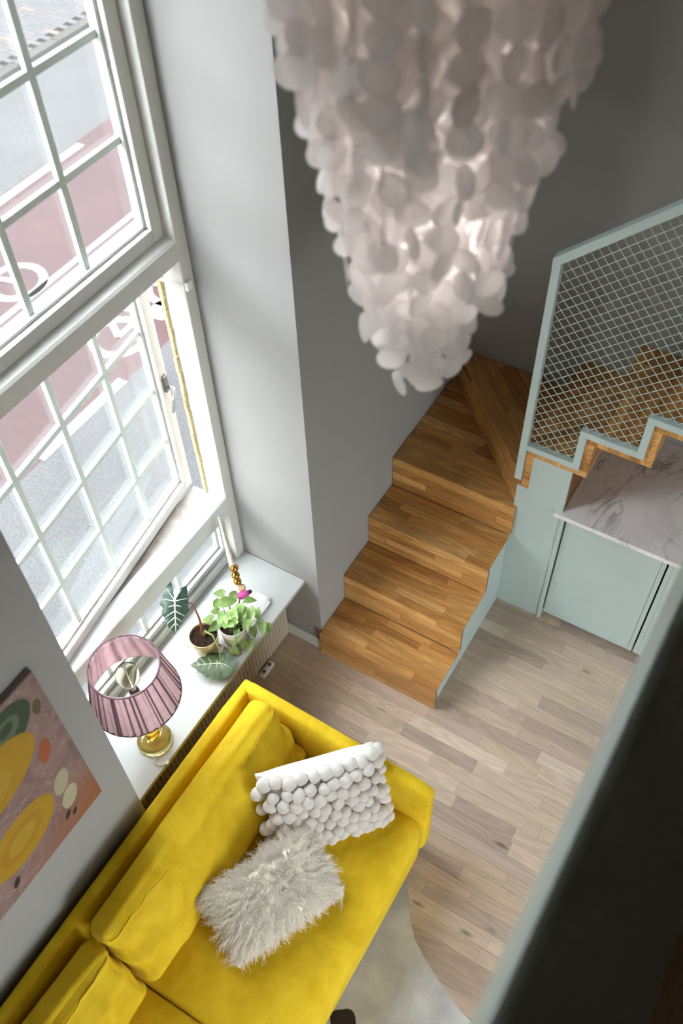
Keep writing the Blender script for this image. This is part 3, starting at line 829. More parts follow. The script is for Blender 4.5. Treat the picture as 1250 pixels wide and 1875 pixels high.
# ------------------------------------------------------------------ kitchen units under the stairs
for i in range(3):
    xa = -0.5425 + i * 0.4715; xb = xa + 0.4655
    cb = thing('base_cabinet', ('mint base cabinet with slim framed door beside the stair panel', 'mint base cabinet half hidden by the parapet, second from the stairs', 'mint base cabinet hidden behind the parapet, third from the stairs')[i], 'cabinet', ((xa + xb) / 2, 2.98, 0), 'mint base cabinets under the worktop')
    body = MB().box(xa + 0.008, xa + 0.024, 2.684, 3.275, 0.045, 0.818).box(xb - 0.024, xb - 0.008, 2.684, 3.275, 0.045, 0.818).box(xa + 0.024, xb - 0.024, 2.684, 3.275, 0.045, 0.061).box(xa + 0.024, xb - 0.024, 3.255, 3.275, 0.061, 0.818).box(xa + 0.024, xb - 0.024, 2.684, 3.255, 0.80, 0.818)
    put('carcass', body, M_MINT, cb)
    put('plinth', MB().box(xa + 0.002, xb + 0.002, 2.72, 2.738, 0.0, 0.044), M_DARKSTEEL, cb)
    d = put('door', MB().box(xa + 0.018, xb - 0.018, 2.6655, 2.678, 0.062, 0.80), M_MINT, cb)
    fr = MB()
    for b in ((xa + 0.001, xa + 0.02, 0.047, 0.818), (xb - 0.02, xb - 0.001, 0.047, 0.818), (xa + 0.02, xb - 0.02, 0.047, 0.066), (xa + 0.02, xb - 0.02, 0.797, 0.818)):
        fr.box(b[0], b[1], 2.661, 2.680, b[2], b[3], 0.0015)
    put('door_frame', fr, M_MINT, d)
wt = put('worktop', MB().prism([(-0.596, 2.628), (0.87, 2.628), (0.87, YB - 0.002), (-0.564, YB - 0.002), (-0.564, 2.6485), (-0.596, 2.6485)], 'z', 0.826, 0.851), M_MARB, None, loc=(0.1, 2.96, 0.826))
tag(wt, 'grey veined white marble worktop reaching under the stairs', 'worktop')

# ------------------------------------------------------------------ wall pieces
ob = put('coat_board', MB().box(XW, XW + 0.02, 2.364, 2.50, 1.80, 1.96, 0.002), M_OAK, None, loc=(XW, 2.43, 1.88), color=lin((186, 122, 58)) + (1,))
for y in (2.40, 2.463): put('peg', MB().tube([(XW + 0.019, y, 1.87), (XW + 0.06, y, 1.885)], [0.008, 0.010], 10), M_OAK, ob, color=lin((176, 112, 52)) + (1,))
tag(ob, 'small oak board on the grey wall, half hidden behind the shell chandelier', 'board')

def painting():
    p = thing('painting', 'unframed abstract canvas of yellow, green and mauve ovals on the left wall', 'painting', (XW, 0.0, 1.5))
    put('canvas', MB().box(XW + 0.0005, XW + 0.024, -0.32, 0.585, 1.09, 1.912, 0.002), mat('canvas_edge', (120, 104, 104), 0.9), p)
    m, t, b = new_mat('painted_ovals')
    geo = t.add('ShaderNodeTexCoord')
    sp = t.add('ShaderNodeSeparateXYZ'); t.link(geo.outputs['Object'], sp.inputs[0])
    yy = sp.outputs[1]; zz = sp.outputs[2]           # local: y = world y, z = world z - 1.5
    n1 = t.add('ShaderNodeTexNoise', i_Scale=9.0, i_Detail=6.0, i_Roughness=0.7, i_Distortion=1.2); t.link(geo.outputs['Object'], n1.inputs[0])
    n2 = t.add('ShaderNodeTexNoise', i_Scale=38.0, i_Detail=4.0, i_Distortion=2.0); t.link(geo.outputs['Object'], n2.inputs[0])
    col = t.ramp(n1.outputs[0], 0.3, 0.72, lin((150, 112, 118)), lin((206, 176, 172)))
    col = t.mix(t.ramp(n2.outputs[0], 0.58, 0.7), col, lin((214, 196, 192)))
    corner = t.ramp(t.math('ADD', t.math('MULTIPLY', yy, 0.8), t.math('MULTIPLY', zz, -1.2)), 0.60, 0.86)
    col = t.mix(corner, col, lin((190, 122, 84)))
    def ell(cy, cz, ry, rz, ang, rgb, soft=0.03, ring=None, jit=0.05):
        nonlocal col
        a = math.radians(ang); ca, sa = math.cos(a), math.sin(a)
        dy = t.math('SUBTRACT', yy, cy); dz = t.math('SUBTRACT', zz, cz - 1.5)
        u = t.math('DIVIDE', t.math('ADD', t.math('MULTIPLY', dy, ca), t.math('MULTIPLY', dz, sa)), ry)
        v = t.math('DIVIDE', t.math('SUBTRACT', t.math('MULTIPLY', dz, ca), t.math('MULTIPLY', dy, sa)), rz)
        r = t.math('SQRT', t.math('ADD', t.math('MULTIPLY', u, u), t.math('MULTIPLY', v, v)))
        r = t.math('ADD', r, t.math('MULTIPLY', t.math('SUBTRACT', n1.outputs[0], 0.5), jit))
        if ring: r = t.math('DIVIDE', t.math('ABSOLUTE', t.math('SUBTRACT', r, 1.0)), ring)
        f = t.ramp(r, 1 - soft, 1.0, (1, 1, 1), (0, 0, 0))
        shade = t.mix(t.math('MULTIPLY', n1.outputs[0], 0.35), lin(rgb), lin(tuple(min(255, c * 1.25 + 12) for c in rgb)))
        col = t.mix(f, col, shade)
    ell(0.43, 1.80, 0.11, 0.085, 30, (62, 88, 66)); ell(0.43, 1.80, 0.065, 0.045, 30, (108, 132, 104)); ell(0.44, 1.81, 0.03, 0.022, 30, (58, 84, 62))
    ell(0.545, 1.775, 0.016, 0.032, -10, (104, 104, 66))
    ell(0.30, 1.66, 0.20, 0.125, 12, (218, 164, 20)); ell(0.27, 1.64, 0.12, 0.08, 12, (226, 178, 52))
    ell(0.498, 1.575, 0.024, 0.055, -14, (196, 104, 64))
    ell(0.30, 1.33, 0.15, 0.11, 20, (218, 166, 24)); ell(0.30, 1.33, 0.10, 0.066, 20, (206, 154, 22)); ell(0.30, 1.33, 0.062, 0.04, 20, (222, 176, 44))
    ell(0.488, 1.368, 0.03, 0.058, -20, (214, 206, 172)); ell(0.487, 1.261, 0.032, 0.055, -20, (222, 214, 178))
    ell(0.45, 1.185, 0.010, 0.022, -30, (52, 42, 34)); ell(0.475, 1.165, 0.008, 0.018, -30, (52, 42, 34)); ell(0.21, 1.17, 0.012, 0.026, -30, (48, 38, 32))
    ell(0.10, 1.19, 0.05, 0.03, 15, (196, 178, 170))
    col = t.mix(1.0, col, (0.50, 0.49, 0.47), 'MULTIPLY')                     # a dark, matt print
    t.link(col, b.inputs['Base Color']); b.inputs['Roughness'].default_value = 0.65
    put('painted_face', MB().box(XW + 0.0235, XW + 0.0248, -0.318, 0.5835, 1.092, 1.910), m, p)
painting()

# ------------------------------------------------------------------ sofa
sofa = thing('sofa', 'yellow velvet sofa standing along the wall below the window', 'sofa', (-0.95, 0.3, 0))
def vput(name, bm_mb, parent=None, **k): return put(name, bm_mb, M_VELVET, parent, smooth=True, **k)
def back_def(p, u): return Vector((p.x + (0.012 if u.z > 0.5 else 0) * -u.x, p.y, p.z))
vput('back', placed(softbox((0.048, 1.22, 0.30), 0.036, 14, (0.006, 0, 0.0), 0.003, 5.0, 2.0, back_def), (-1.351, 0.118, 0.402), X3), sofa)
def arm_def(p, u):
    t_ = (u.x + 1) / 2
    q = p.copy()
    if u.z > 0: q.z -= 0.055 * t_ ** 1.5 * u.z
    q.y += -0.012 * (1 - u.z) * (1 if u.y < 0 else 0.0)
    return q
vput('arm', placed(softbox((0.445, 0.034, 0.295), 0.03, 14, (0, 0.004, 0), 0.003, 6.0, 3.0, arm_def), (-0.935, 1.306, 0.405), X3), sofa)
put('base', MB().box(-1.38, -0.515, -1.05, 1.28, 0.07, 0.25, 0.02), M_VELVET, sofa)
for (a, b) in ((0.2405, 1.268), (-0.80, 0.2355)):
    vput('seat_cushion', placed(softbox((0.407, (b - a) / 2, 0.132), 0.045, 14, (0.004, 0.0, 0.010), 0.003, 4.0, a + 4), (-0.894, (a + b) / 2, 0.296), X3), sofa)
for x in (-1.33, -0.56):
    for y in (-0.98, 1.22): put('leg', MB().lathe([(0.016, 0.0), (0.02, 0.07)], (x, y, 0.004), 12), M_BLACK, sofa)

def sofa_cushion(y0, y1, zb, zt, xb, xt, label, seed, sag=0.0):
    v = Vector((xt - xb, 0, zt - zb)); H = v.length; v.normalize(); n = Vector((v.z, 0, -v.x))
    half = (0.085, (y1 - y0) / 2, H / 2)
    def df(p, u):
        q = p.copy()
        t_ = (u.z + 1) / 2
        q.x *= 1.18 - 0.52 * t_ ** 1.6                       # thinner towards the top seam
        # dog-eared corners: pull the ends in a little towards the middle of the height
        q.y *= 1 - 0.03 * (1 - abs(u.z) ** 3) * abs(u.y) ** 6
        q.z -= sag * max(0, u.y) ** 2 * t_
        # folds running down from the top seam and across the free end
        s = q.y * 9 + seed
        fold = 0.016 * math.sin(s * 1.3 + 1.7 * math.sin(q.z * 9 + seed)) * math.exp(-((t_ - 0.62) / 0.28) ** 2)
        r1 = 1 - abs(noise.noise(Vector((q.y * 5.5 + seed + 0.8 * q.z, q.z * 5 - q.y * 2.5, 0.3)))) * 2.2
        r2 = 1 - abs(noise.noise(Vector((q.y * 11 - q.z * 6 + seed * 2, q.z * 7 + q.y * 4, 1.3)))) * 2.2
        fold += 0.011 * max(0, r1) ** 3 + 0.004 * max(0, r2) ** 3 - 0.005
        if u.x > 0: q.x += fold * (1 - abs(u.y) ** 8) * (1 - 0.6 * max(0, abs(u.z) - 0.8) * 5 * (1 if abs(u.z) > 0.8 else 0))
        # creases at the end next to the other cushion
        e = abs(u.y) ** 4
        q.x += 0.008 * e * math.sin(q.z * 60 + seed + u.x * 2)
        q.y += 0.006 * abs(u.y) ** 6 * math.sin(q.z * 44 + seed * 2) * (1 if u.y > 0 else -1)
        # a seam line: a slight ridge where the top gusset meets the front face
        if u.x > 0: q.x += 0.007 * math.exp(-((u.z - 0.80) / 0.05) ** 2)
        return q
    bm = softbox(half, 0.042, 60, (0.038, 0.012, 0.008), 0.003, 5.0, seed, df)
    c = Vector(((xb + xt) / 2, (y0 + y1) / 2, (zb + zt) / 2))
    mb = placed(bm, c, (n, Vector((0, 1, 0)), v))
    cu = thing('sofa_cushion', label, 'cushion', (c.x, c.y, zb), 'loose back cushions of the yellow sofa')
    vput('cover', mb, cu)
    # seam where the gusset meets the front face, read off the padded surface
    m3 = Matrix((n, Vector((0, 1, 0)), v)).transposed()
    co = [m3.transposed() @ (Vector(p) - c) for p in mb.v]
    cand = {}
    for p in co:
        if p.x > 0 and abs(p.z - half[2] * 0.80) < 0.012:
            k = round(p.y / 0.022)
            if k not in cand or p.x > cand[k].x: cand[k] = p
    path = [c + m3 @ (cand[k] + Vector((0.0005, 0, 0))) for k in sorted(cand) if abs(cand[k].y) < half[1] * 0.985]
    if len(path) > 4: put('seam', MB().tube(path, 0.0024, 6), M_VELVET, cu, smooth=True)
    return cu
sofa_cushion(0.243, 1.262, 0.442, 0.768, -1.112, -1.235, 'long yellow velvet back cushion in the sofa corner, behind the pillows', 1.0, 0.0)
sofa_cushion(-0.80, 0.236, 0.445, 0.735, -1.115, -1.235, 'yellow velvet back cushion at the lower left, without pillows', 4.3, 0.02)

# ------------------------------------------------------------------ felt ball pillow
def frame_uvn(u, v):
    u = Vector(u).normalized(); v = Vector(v); v = (v - u * v.dot(u)).normalized(); return u, v, u.cross(v)
fpu, fpv, fpn = frame_uvn((0.68, 0.73, 0), (-0.30, 0.36, 0.88))
FPC = Vector((-0.835, 1.075, 0.607))
fp = thing('ball_pillow', 'white pillow covered in felt balls leaning in the sofa corner', 'pillow', (FPC.x, FPC.y, 0.44))
HU, HV = 0.232, 0.178
def pillow_def(hu, hv, hn):
    def df(p, u):
        k = ((1 - min(1, abs(u.x)) ** 3.0) * (1 - min(1, abs(u.y)) ** 3.0)) ** 0.5
        return Vector((u.x * hu * (1 - 0.06 * (1 - u.y ** 2)), u.y * hv * (1 - 0.08 * (1 - u.x ** 2)), u.z * hn * (0.10 + 0.90 * k)))
    return df
put('cover', placed(softbox((HU, HV, 0.06), 0.03, 16, deform=pillow_def(HU, HV * 1.03, 0.088)), FPC - fpn * 0.045, (fpu, fpv, fpn)), M_WHITECLOTH, fp, smooth=True)
me_ball = [mesh_from('felt_ball', *(lambda q: (q.v, q.f))(MB().ball((0, 0, 0), 0.0268, 2, (1, 1, 0.92), 0.20, s)), M_FELT, smooth=True) for s in range(4)]
rows = 8
for r in range(rows + 1):
    v = -1.02 + 1.90 * r / rows
    n = 11 if r % 2 else 10
    for i in range(n):
        u = -1 + 2 * (i + (0.0 if r % 2 else 0.5)) / (10)
        u += random.uniform(-0.03, 0.03); vv = v + random.uniform(-0.045, 0.045)
        uu = max(-1.02, min(1.02, u)); k = ((1 - min(1, abs(uu)) ** 3) * (1 - min(1, abs(vv)) ** 3)) ** 0.5
        p = FPC + fpu * (uu * HU) + fpv * (vv * HV) + fpn * (-0.045 + 0.088 * (0.1 + 0.9 * k) + 0.012)
        mw = (Matrix.Rotation(random.uniform(0, 6.28), 4, fpn) @ Matrix((fpu, fpv, fpn)).transposed().to_4x4())
        mw = mw @ Matrix.Scale(random.uniform(0.9, 1.16), 4); mw.translation = p
        piece('felt_ball', random.choice(me_ball), fp, mw)
# a side of the pillow hangs over: balls along the right edge
for i in range(8):
    v = -0.95 + 1.9 * i / 7
    p = FPC + fpu * (HU * 1.03) + fpv * (v * HV) + fpn * (-0.022 + random.uniform(-0.004, 0.004))
    mw = Matrix.Rotation(random.uniform(0, 6.28), 4, 'Z') @ Matrix.Scale(random.uniform(0.85, 1.05), 4); mw.translation = p
    piece('felt_ball', random.choice(me_ball), fp, mw)

# ------------------------------------------------------------------ curly fur pillow
gu, gv, gn = frame_uvn((0.42, 0.90, 0.0), (-0.74, 0.345, 0.52))
GC = Vector((-0.840, 0.712, 0.552))
gp = thing('fur_pillow', 'ivory curly sheepskin pillow lying across the sofa seat', 'pillow', (GC.x, GC.y, 0.43))
GU, GV, GN = 0.225, 0.135, 0.07
put('cover', placed(softbox((GU, GV, GN), 0.03, 12, deform=pillow_def(GU, GV, GN)), GC, (gu, gv, gn)), M_FUR, gp, smooth=True)
def fur():
    verts = []; faces = []
    nl = 1500; per = 7; seg = 9
    for li in range(nl):
        while True:
            u, v = rng.uniform(-1, 1, 2)
            if rng.random() < 0.9 or abs(u) > .8 or abs(v) > .8: break
        edge = rng.random() < 0.22
        if edge:
            if rng.random() < 0.6: v = math.copysign(1, v) * rng.uniform(0.9, 1)
            else: u = math.copysign(1, u) * rng.uniform(0.9, 1)
        k = ((1 - abs(u) ** 3) * (1 - abs(v) ** 3)) ** 0.5
        side = 1 if (rng.random() < 0.85 or edge) else -1
        root = GC + gu * (u * GU * (1 - .06 * (1 - v * v))) + gv * (v * GV * (1 - .08 * (1 - u * u))) + gn * (side * GN * (0.1 + 0.9 * k))
        nrm = (gn * side * (0.25 + k * 0.9) + gu * u * (abs(u) ** 2) * 1.1 + gv * v * (abs(v) ** 1.5) * 1.1).normalized()
        # locks comb outward from a parting left of centre and hang with gravity
        comb = gu * (u - 0.22) * 0.9 + gv * (v - 0.15) * 0.9 + Vector((0, 0, -0.5)) + Vector(rng.normal(0, 0.33, 3))
        comb = comb - nrm * comb.dot(nrm)
        L = rng.uniform(0.050, 0.088)
        ph = rng.uniform(0, 6.28); amp = rng.uniform(0.0022, 0.0055); wl = rng.uniform(2.4, 4.0)
        a = nrm.cross(comb).normalized() if comb.length > 1e-4 else gu
        for s in range(per):
            off = Vector(rng.normal(0, 0.0042, 3)); off -= nrm * off.dot(nrm)
            dl = L * rng.uniform(0.8, 1.08); c2 = comb + Vector(rng.normal(0, 0.10, 3)); base = len(verts)
            rad0 = rng.uniform(0.0006, 0.0010)
            pts = []
            for j in range(seg + 1):
                t = j / seg
                lift = nrm * (t * (1 - 0.5 * t)) * 0.42 + c2 * (t ** 1.25) * 0.80
                p = root + off * (1 - 0.55 * t) + lift * dl
                wv_ = amp * (0.25 + t)
                p = p + a * (math.sin(ph + t * wl * 6.28) * wv_) + nrm * (math.cos(ph + t * wl * 6.28) * wv_ * 0.8)
                pts.append(p)
            for j, p in enumerate(pts):
                d = (pts[min(j + 1, seg)] - pts[max(j - 1, 0)]).normalized()
                x = d.cross(Vector((0.3, 0.5, 0.8))).normalized(); y = d.cross(x)
                r = rad0 * (1 - 0.55 * j / seg)
                for q in range(3):
                    an = q * 2.0944; w_ = p + x * (r * math.cos(an)) + y * (r * math.sin(an)); verts.append((w_.x, w_.y, w_.z))
            for j in range(seg):
                for q in range(3):
                    b0 = base + j * 3; faces.append((b0 + q, b0 + (q + 1) % 3, b0 + 3 + (q + 1) % 3, b0 + 3 + q))
    mb = MB(); mb.v = verts; mb.f = faces
    tag(put('fur', mb, M_FUR, gp, smooth=True), kind='stuff')
fur()

# ------------------------------------------------------------------ cowhide rug
rug_edge = [(-0.60, 1.19), (-0.503, 1.151), (-0.455, 1.09), (-0.417, 1.023), (-0.362, 0.964), (-0.31, 0.93), (-0.258, 0.901), (-0.138, 0.843), (-0.067, 0.817), (0.04, 0.80), (0.20, 0.86), (0.36, 0.84), (0.40, 0.70), (0.30, 0.52), (0.26, 0.25), (0.3, -0.2), (0.36, -0.5), (0.2, -0.62), (-0.3, -0.5), (-0.8, -0.55), (-1.0, -0.4), (-0.92, 0.0), (-0.9, 0.5), (-1.0, 0.9), (-0.95, 1.1), (-0.8, 1.12)]
rug = thing('cowhide_rug', 'grey white cowhide rug with dark patches under the sofa edge', 'rug', (-0.3, 0.2, 0))
put('hide', MB().prism(rug_edge, 'z', 0.0005, 0.0045), M_HIDE, rug)
def blob(cx, cy, r, seed):
    return [(cx + (r * (1 + 0.35 * noise.noise(Vector((math.cos(a) * 1.3 + seed, math.sin(a) * 1.3, seed)))) * math.cos(a)), cy + r * 0.8 * (1 + 0.35 * noise.noise(Vector((math.cos(a) * 1.3 + seed, math.sin(a) * 1.3, seed)))) * math.sin(a)) for a in [i * 2 * math.pi / 24 for i in range(24)]]
for c in ((-0.455, 0.555, 0.055, 1.1), (-0.2, 0.2, 0.16, 3.0), (-0.5, -0.1, 0.12, 6.0), (0.1, -0.2, 0.1, 9.0)):
    put('dark_patch', MB().prism(blob(*c), 'z', 0.0044, 0.0052), M_HIDED, rug)

# ------------------------------------------------------------------ table lamp
LX, LY = -1.585, 0.965
lamp = thing('table_lamp', 'amber glass table lamp with pleated mauve shade on the sill', 'lamp', (LX, LY, 0.55))
put('base', MB().lathe([(0.02, 0.0), (0.07, 0.0), (0.0725, 0.004), (0.0725, 0.014), (0.069, 0.018), (0.066, 0.020), (0.064, 0.026), (0.05, 0.033), (0.03, 0.038), (0.012, 0.040)], (LX, LY, 0.5505), 40), M_PALEAMBER, lamp, smooth=True)
put('stem', MB().lathe([(0.012, 0.041), (0.024, 0.046), (0.029, 0.058), (0.024, 0.072), (0.016, 0.080), (0.018, 0.092), (0.032, 0.108), (0.037, 0.13), (0.032, 0.152), (0.018, 0.168), (0.016, 0.18), (0.024, 0.20), (0.028, 0.23), (0.024, 0.27), (0.014, 0.30), (0.012, 0.36)], (LX, LY, 0.5505), 28), M_AMBER, lamp, smooth=True)
put('socket', MB().lathe([(0.012, 0.36), (0.02, 0.362), (0.02, 0.43), (0.016, 0.435), (0.016, 0.455)], (LX, LY, 0.5505), 24), M_DARKSTEEL, lamp, smooth=True)
put('bulb', MB().lathe([(0.013, 0.456), (0.014, 0.47), (0.028, 0.495), (0.042, 0.525), (0.046, 0.55), (0.040, 0.578), (0.024, 0.594), (0.004, 0.598)], (LX, LY, 0.5505), 28), M_BULB, lamp, smooth=True)
def shade():
    zt, zb, rt, rb = 1.165, 0.95, 0.127, 0.168
    n = 240; v = []; f = []
    def rr(r, k):
        s = (k % 6) / 6.0
        return r + 0.0032 * (0 if s < 0.5 else 1) + 0.0016 * math.sin(k * 0.7)
    for z_, r in ((zt, rt), ((zt + zb) / 2, (rt + rb) / 2 + 0.001), (zb, rb)):
        for k in range(n):
            a = 2 * math.pi * k / n; q = rr(r, k); v.append((LX + q * math.cos(a), LY + q * math.sin(a), z_))
    for i in range(2):
        for k in range(n): f.append((i * n + k, i * n + (k + 1) % n, (i + 1) * n + (k + 1) % n, (i + 1) * n + k))
    mb = MB(); mb.v = v; mb.f = f
    sh = put('lamp_shade', mb, M_SHADE, lamp)
    ln_ = MB(); n2 = 72
    ln_.v = [(LX + r * math.cos(2 * math.pi * k / n2), LY + r * math.sin(2 * math.pi * k / n2), z_) for z_, r in ((zt, rt - 0.004), (zb, rb - 0.004)) for k in range(n2)]
    ln_.f = [(k, (k + 1) % n2, n2 + (k + 1) % n2, n2 + k) for k in range(n2)]
    put('lining', ln_, M_SHADEW, sh, smooth=True)
    pm = MB()
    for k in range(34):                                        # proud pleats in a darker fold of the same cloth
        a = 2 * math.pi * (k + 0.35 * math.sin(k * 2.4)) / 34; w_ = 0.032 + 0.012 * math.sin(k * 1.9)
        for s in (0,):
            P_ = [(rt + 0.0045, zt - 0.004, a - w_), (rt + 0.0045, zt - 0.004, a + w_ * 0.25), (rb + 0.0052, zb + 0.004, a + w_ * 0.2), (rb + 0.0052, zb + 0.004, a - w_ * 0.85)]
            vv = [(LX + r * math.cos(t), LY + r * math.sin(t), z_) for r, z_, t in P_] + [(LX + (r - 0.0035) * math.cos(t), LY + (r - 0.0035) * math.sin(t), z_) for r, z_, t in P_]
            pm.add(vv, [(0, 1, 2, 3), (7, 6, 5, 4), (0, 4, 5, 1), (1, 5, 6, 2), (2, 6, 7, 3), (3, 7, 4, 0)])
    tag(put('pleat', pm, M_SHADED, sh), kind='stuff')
    for nm, z_, r in (('top_trim', zt, rt), ('bottom_trim', zb, rb)):
        pts = [(LX + (r + 0.002) * math.cos(2 * math.pi * k / 64), LY + (r + 0.002) * math.sin(2 * math.pi * k / 64), z_) for k in range(65)]
        put(nm, MB().tube(pts, 0.0036, 6, False), M_SHADED, sh, smooth=True)
    sp = MB()
    for k in range(3):
        a = 2 * math.pi * k / 3 + 0.5
        sp.tube([(LX + 0.02 * math.cos(a), LY + 0.02 * math.sin(a), 0.985), (LX + (rt + 0.028) * math.cos(a), LY + (rt + 0.028) * math.sin(a), 1.0)], 0.0016, 6)
    put('spider', sp, M_STEEL, lamp)
shade()
put('cable', MB().tube([(LX + 0.045, LY - 0.055, 0.556), (LX + 0.06, LY - 0.08, 0.553), (LX + 0.085, LY - 0.078, 0.553), (LX + 0.108, LY - 0.055, 0.554)], 0.003, 6).box(LX + 0.098, LX + 0.112, LY - 0.062, LY - 0.045, 0.5505, 0.562, 0.002), M_WHITEPL, lamp, smooth=True)

# ------------------------------------------------------------------ plants and ornaments on the sill
def pot_prof(rt, rb, h, t=0.004): return [(rb * 0.6, 0), (rb, 0.0), (rt, h), (rt - t, h), (rt - t - 0.002, h - 0.014), (rb - t, 0.008), (rb * 0.5, 0.008)]
A = Vector((-1.655, 1.42, 0.5505))
alo = thing('potted_alocasia', 'alocasia with two dark veined arrow leaves in a pale gold pot', 'plant', tuple(A))
put('pot', MB().lathe(pot_prof(0.064, 0.048, 0.11), (A.x, A.y, A.z + 0.006), 36), M_GOLDPOT, alo, smooth=True)
put('saucer', MB().lathe([(0.03, 0.0), (0.066, 0.0), (0.074, 0.010), (0.071, 0.010), (0.062, 0.004), (0.03, 0.004)], (A.x, A.y, A.z), 36), M_POTW, alo, smooth=True)
sm = bmesh.new(); bmesh.ops.create_circle(sm, cap_ends=True, segments=36, radius=0.058)
bmesh.ops.poke(sm, faces=sm.faces[:]); bmesh.ops.subdivide_edges(sm, edges=sm.edges[:], cuts=4, use_grid_fill=True)
for q in sm.verts: q.co = Vector((A.x + q.co.x, A.y + q.co.y, 0.655 + 0.005 * noise.noise(q.co * 60)))
put('soil', MB().bm(sm), M_SOIL, alo, smooth=True)
def ribbon(mb, pts, w, nrm):
    ps = [Vector(p) for p in pts]
    for i in range(len(ps) - 1):
        d = (ps[i + 1] - ps[i]).normalized(); s = d.cross(nrm).normalized()
        w0 = w * (1 - 0.7 * i / len(ps)); w1 = w * (1 - 0.7 * (i + 1) / len(ps)); e = nrm * 0.0013
        v = [ps[i] - s * w0 + e * .3, ps[i] + s * w0 + e * .3, ps[i + 1] + s * w1 + e * .3, ps[i + 1] - s * w1 + e * .3, ps[i] + e * 1.6, ps[i + 1] + e * 1.6]
        mb.add(v, [(0, 4, 5, 3), (4, 1, 2, 5), (0, 3, 2, 1)])
def arrow_leaf(outline, notch, tip, mat_, fold):
    pts = [Vector(p) for p in outline]; N0, T0 = Vector(notch), Vector(tip)
    c = sum(pts, Vector()) / len(pts)
    n = Vector()
    for i in range(len(pts)): n += (pts[i] - c).cross(pts[(i + 1) % len(pts)] - c)
    n.normalize()
    if n.dot(CAM_C - c) < 0: n = -n
    ax = (T0 - N0).normalized(); sd = n.cross(ax)
    bm = bmesh.new(); vs = [bm.verts.new(p) for p in pts]
    es = [bm.edges.new((vs[i], vs[(i + 1) % len(vs)])) for i in range(len(vs))]
    bmesh.ops.triangle_fill(bm, edges=es, use_beauty=True)
    bmesh.ops.subdivide_edges(bm, edges=[e for e in bm.edges], cuts=2)
    bmesh.ops.triangulate(bm, faces=bm.faces[:])
    def bend(p):
        d = p - N0; s = d.dot(sd); a = d.dot(ax)
        return p - n * (fold * s * s * 6 + 0.6 * fold * a * a - 0.003 * math.sin(a * 160) * min(1, abs(s) * 30))
    for q in bm.verts: q.co = bend(q.co)
    bmesh.ops.recalc_face_normals(bm, faces=bm.faces[:])
    mb = MB().bm(bm)
    leaf = put('leaf', mb, mat_, alo, smooth=True)
    vb = MB()
    ribbon(vb, [bend(N0 + (T0 - N0) * i / 10) for i in range(11)], 0.0036, n)
    L = (T0 - N0).length
    def reach(o, d):
        best = 0
        for i in range(len(pts)):
            p, q = pts[i], pts[(i + 1) % len(pts)]
            p2 = ((p - o).dot(ax), (p - o).dot(sd)); q2 = ((q - o).dot(ax), (q - o).dot(sd)); dd = (d.dot(ax), d.dot(sd)); ed = (q2[0] - p2[0], q2[1] - p2[1])
            den = dd[0] * ed[1] - dd[1] * ed[0]
            if abs(den) < 1e-9: continue
            t = (p2[0] * ed[1] - p2[1] * ed[0]) / den; s = (p2[0] * dd[1] - p2[1] * dd[0]) / den
            if t > 0 and 0 <= s <= 1 and (best == 0 or t < best): best = t
        return best
    for s in (-1, 1):
        for f_, ang in ((0.0, 150), (0.02, 105), (0.14, 78), (0.32, 64), (0.5, 56), (0.68, 48)):
            o = N0 + (T0 - N0) * f_; a = math.radians(ang)
            d = ax * math.cos(a) + sd * s * math.sin(a); R_ = reach(o + ax * 0.0005, d) * 0.97
            if R_ < 0.006: continue
            ribbon(vb, [bend(o + d * R_ * i / 6 + ax * (0.10 * R_ * (i / 6) ** 2)) for i in range(7)], 0.0022, n)
    put('veins', vb, M_VEIN, leaf)
    return n
leaf1 = [[-1.778, 1.424, 0.835], [-1.802, 1.453, 0.864], [-1.823, 1.472, 0.886], [-1.832, 1.444, 0.872], [-1.839, 1.422, 0.86], [-1.827, 1.405, 0.843], [-1.832, 1.379, 0.828], [-1.812, 1.374, 0.816], [-1.808, 1.359, 0.804], [-1.785, 1.347, 0.787], [-1.777, 1.338, 0.776], [-1.764, 1.338, 0.771], [-1.752, 1.327, 0.759], [-1.72, 1.332, 0.748], [-1.72, 1.347, 0.758], [-1.717, 1.374, 0.775], [-1.721, 1.386, 0.785], [-1.715, 1.405, 0.795], [-1.713, 1.426, 0.808], [-1.722, 1.435, 0.818], [-1.722, 1.446, 0.825], [-1.738, 1.456, 0.839], [-1.75, 1.479, 0.859], [-1.764, 1.491, 0.873], [-1.777, 1.47, 0.865], [-1.781, 1.438, 0.845]]
SH = 0.07                                                       # nearer to the room, clear of the glass
leaf1 = [[p[0] * (1 - SH) , p[1] * (1 - SH), p[2] + (4.1 - p[2]) * SH] for p in leaf1]
sh_ = lambda p: [p[0] * (1 - SH), p[1] * (1 - SH), p[2] + (4.1 - p[2]) * SH]
N1, T1 = sh_([-1.778, 1.424, 0.835]), sh_([-1.72, 1.332, 0.748])
n1v = arrow_leaf(leaf1, N1, T1, M_ALO, 0.9)
leaf2 = [[-1.529, 1.396, 0.6], [-1.495, 1.434, 0.6], [-1.528, 1.433, 0.6], [-1.55, 1.435, 0.6], [-1.564, 1.421, 0.6], [-1.583, 1.418, 0.6], [-1.602, 1.405, 0.6], [-1.622, 1.39, 0.6], [-1.625, 1.366, 0.6], [-1.643, 1.352, 0.6], [-1.641, 1.331, 0.6], [-1.652, 1.299, 0.6], [-1.616, 1.298, 0.6], [-1.601, 1.292, 0.6], [-1.583, 1.295, 0.6], [-1.557, 1.292, 0.6], [-1.533, 1.306, 0.6], [-1.503, 1.311, 0.6], [-1.487, 1.337, 0.6], [-1.473, 1.356, 0.6], [-1.482, 1.387, 0.6], [-1.484, 1.415, 0.6]]
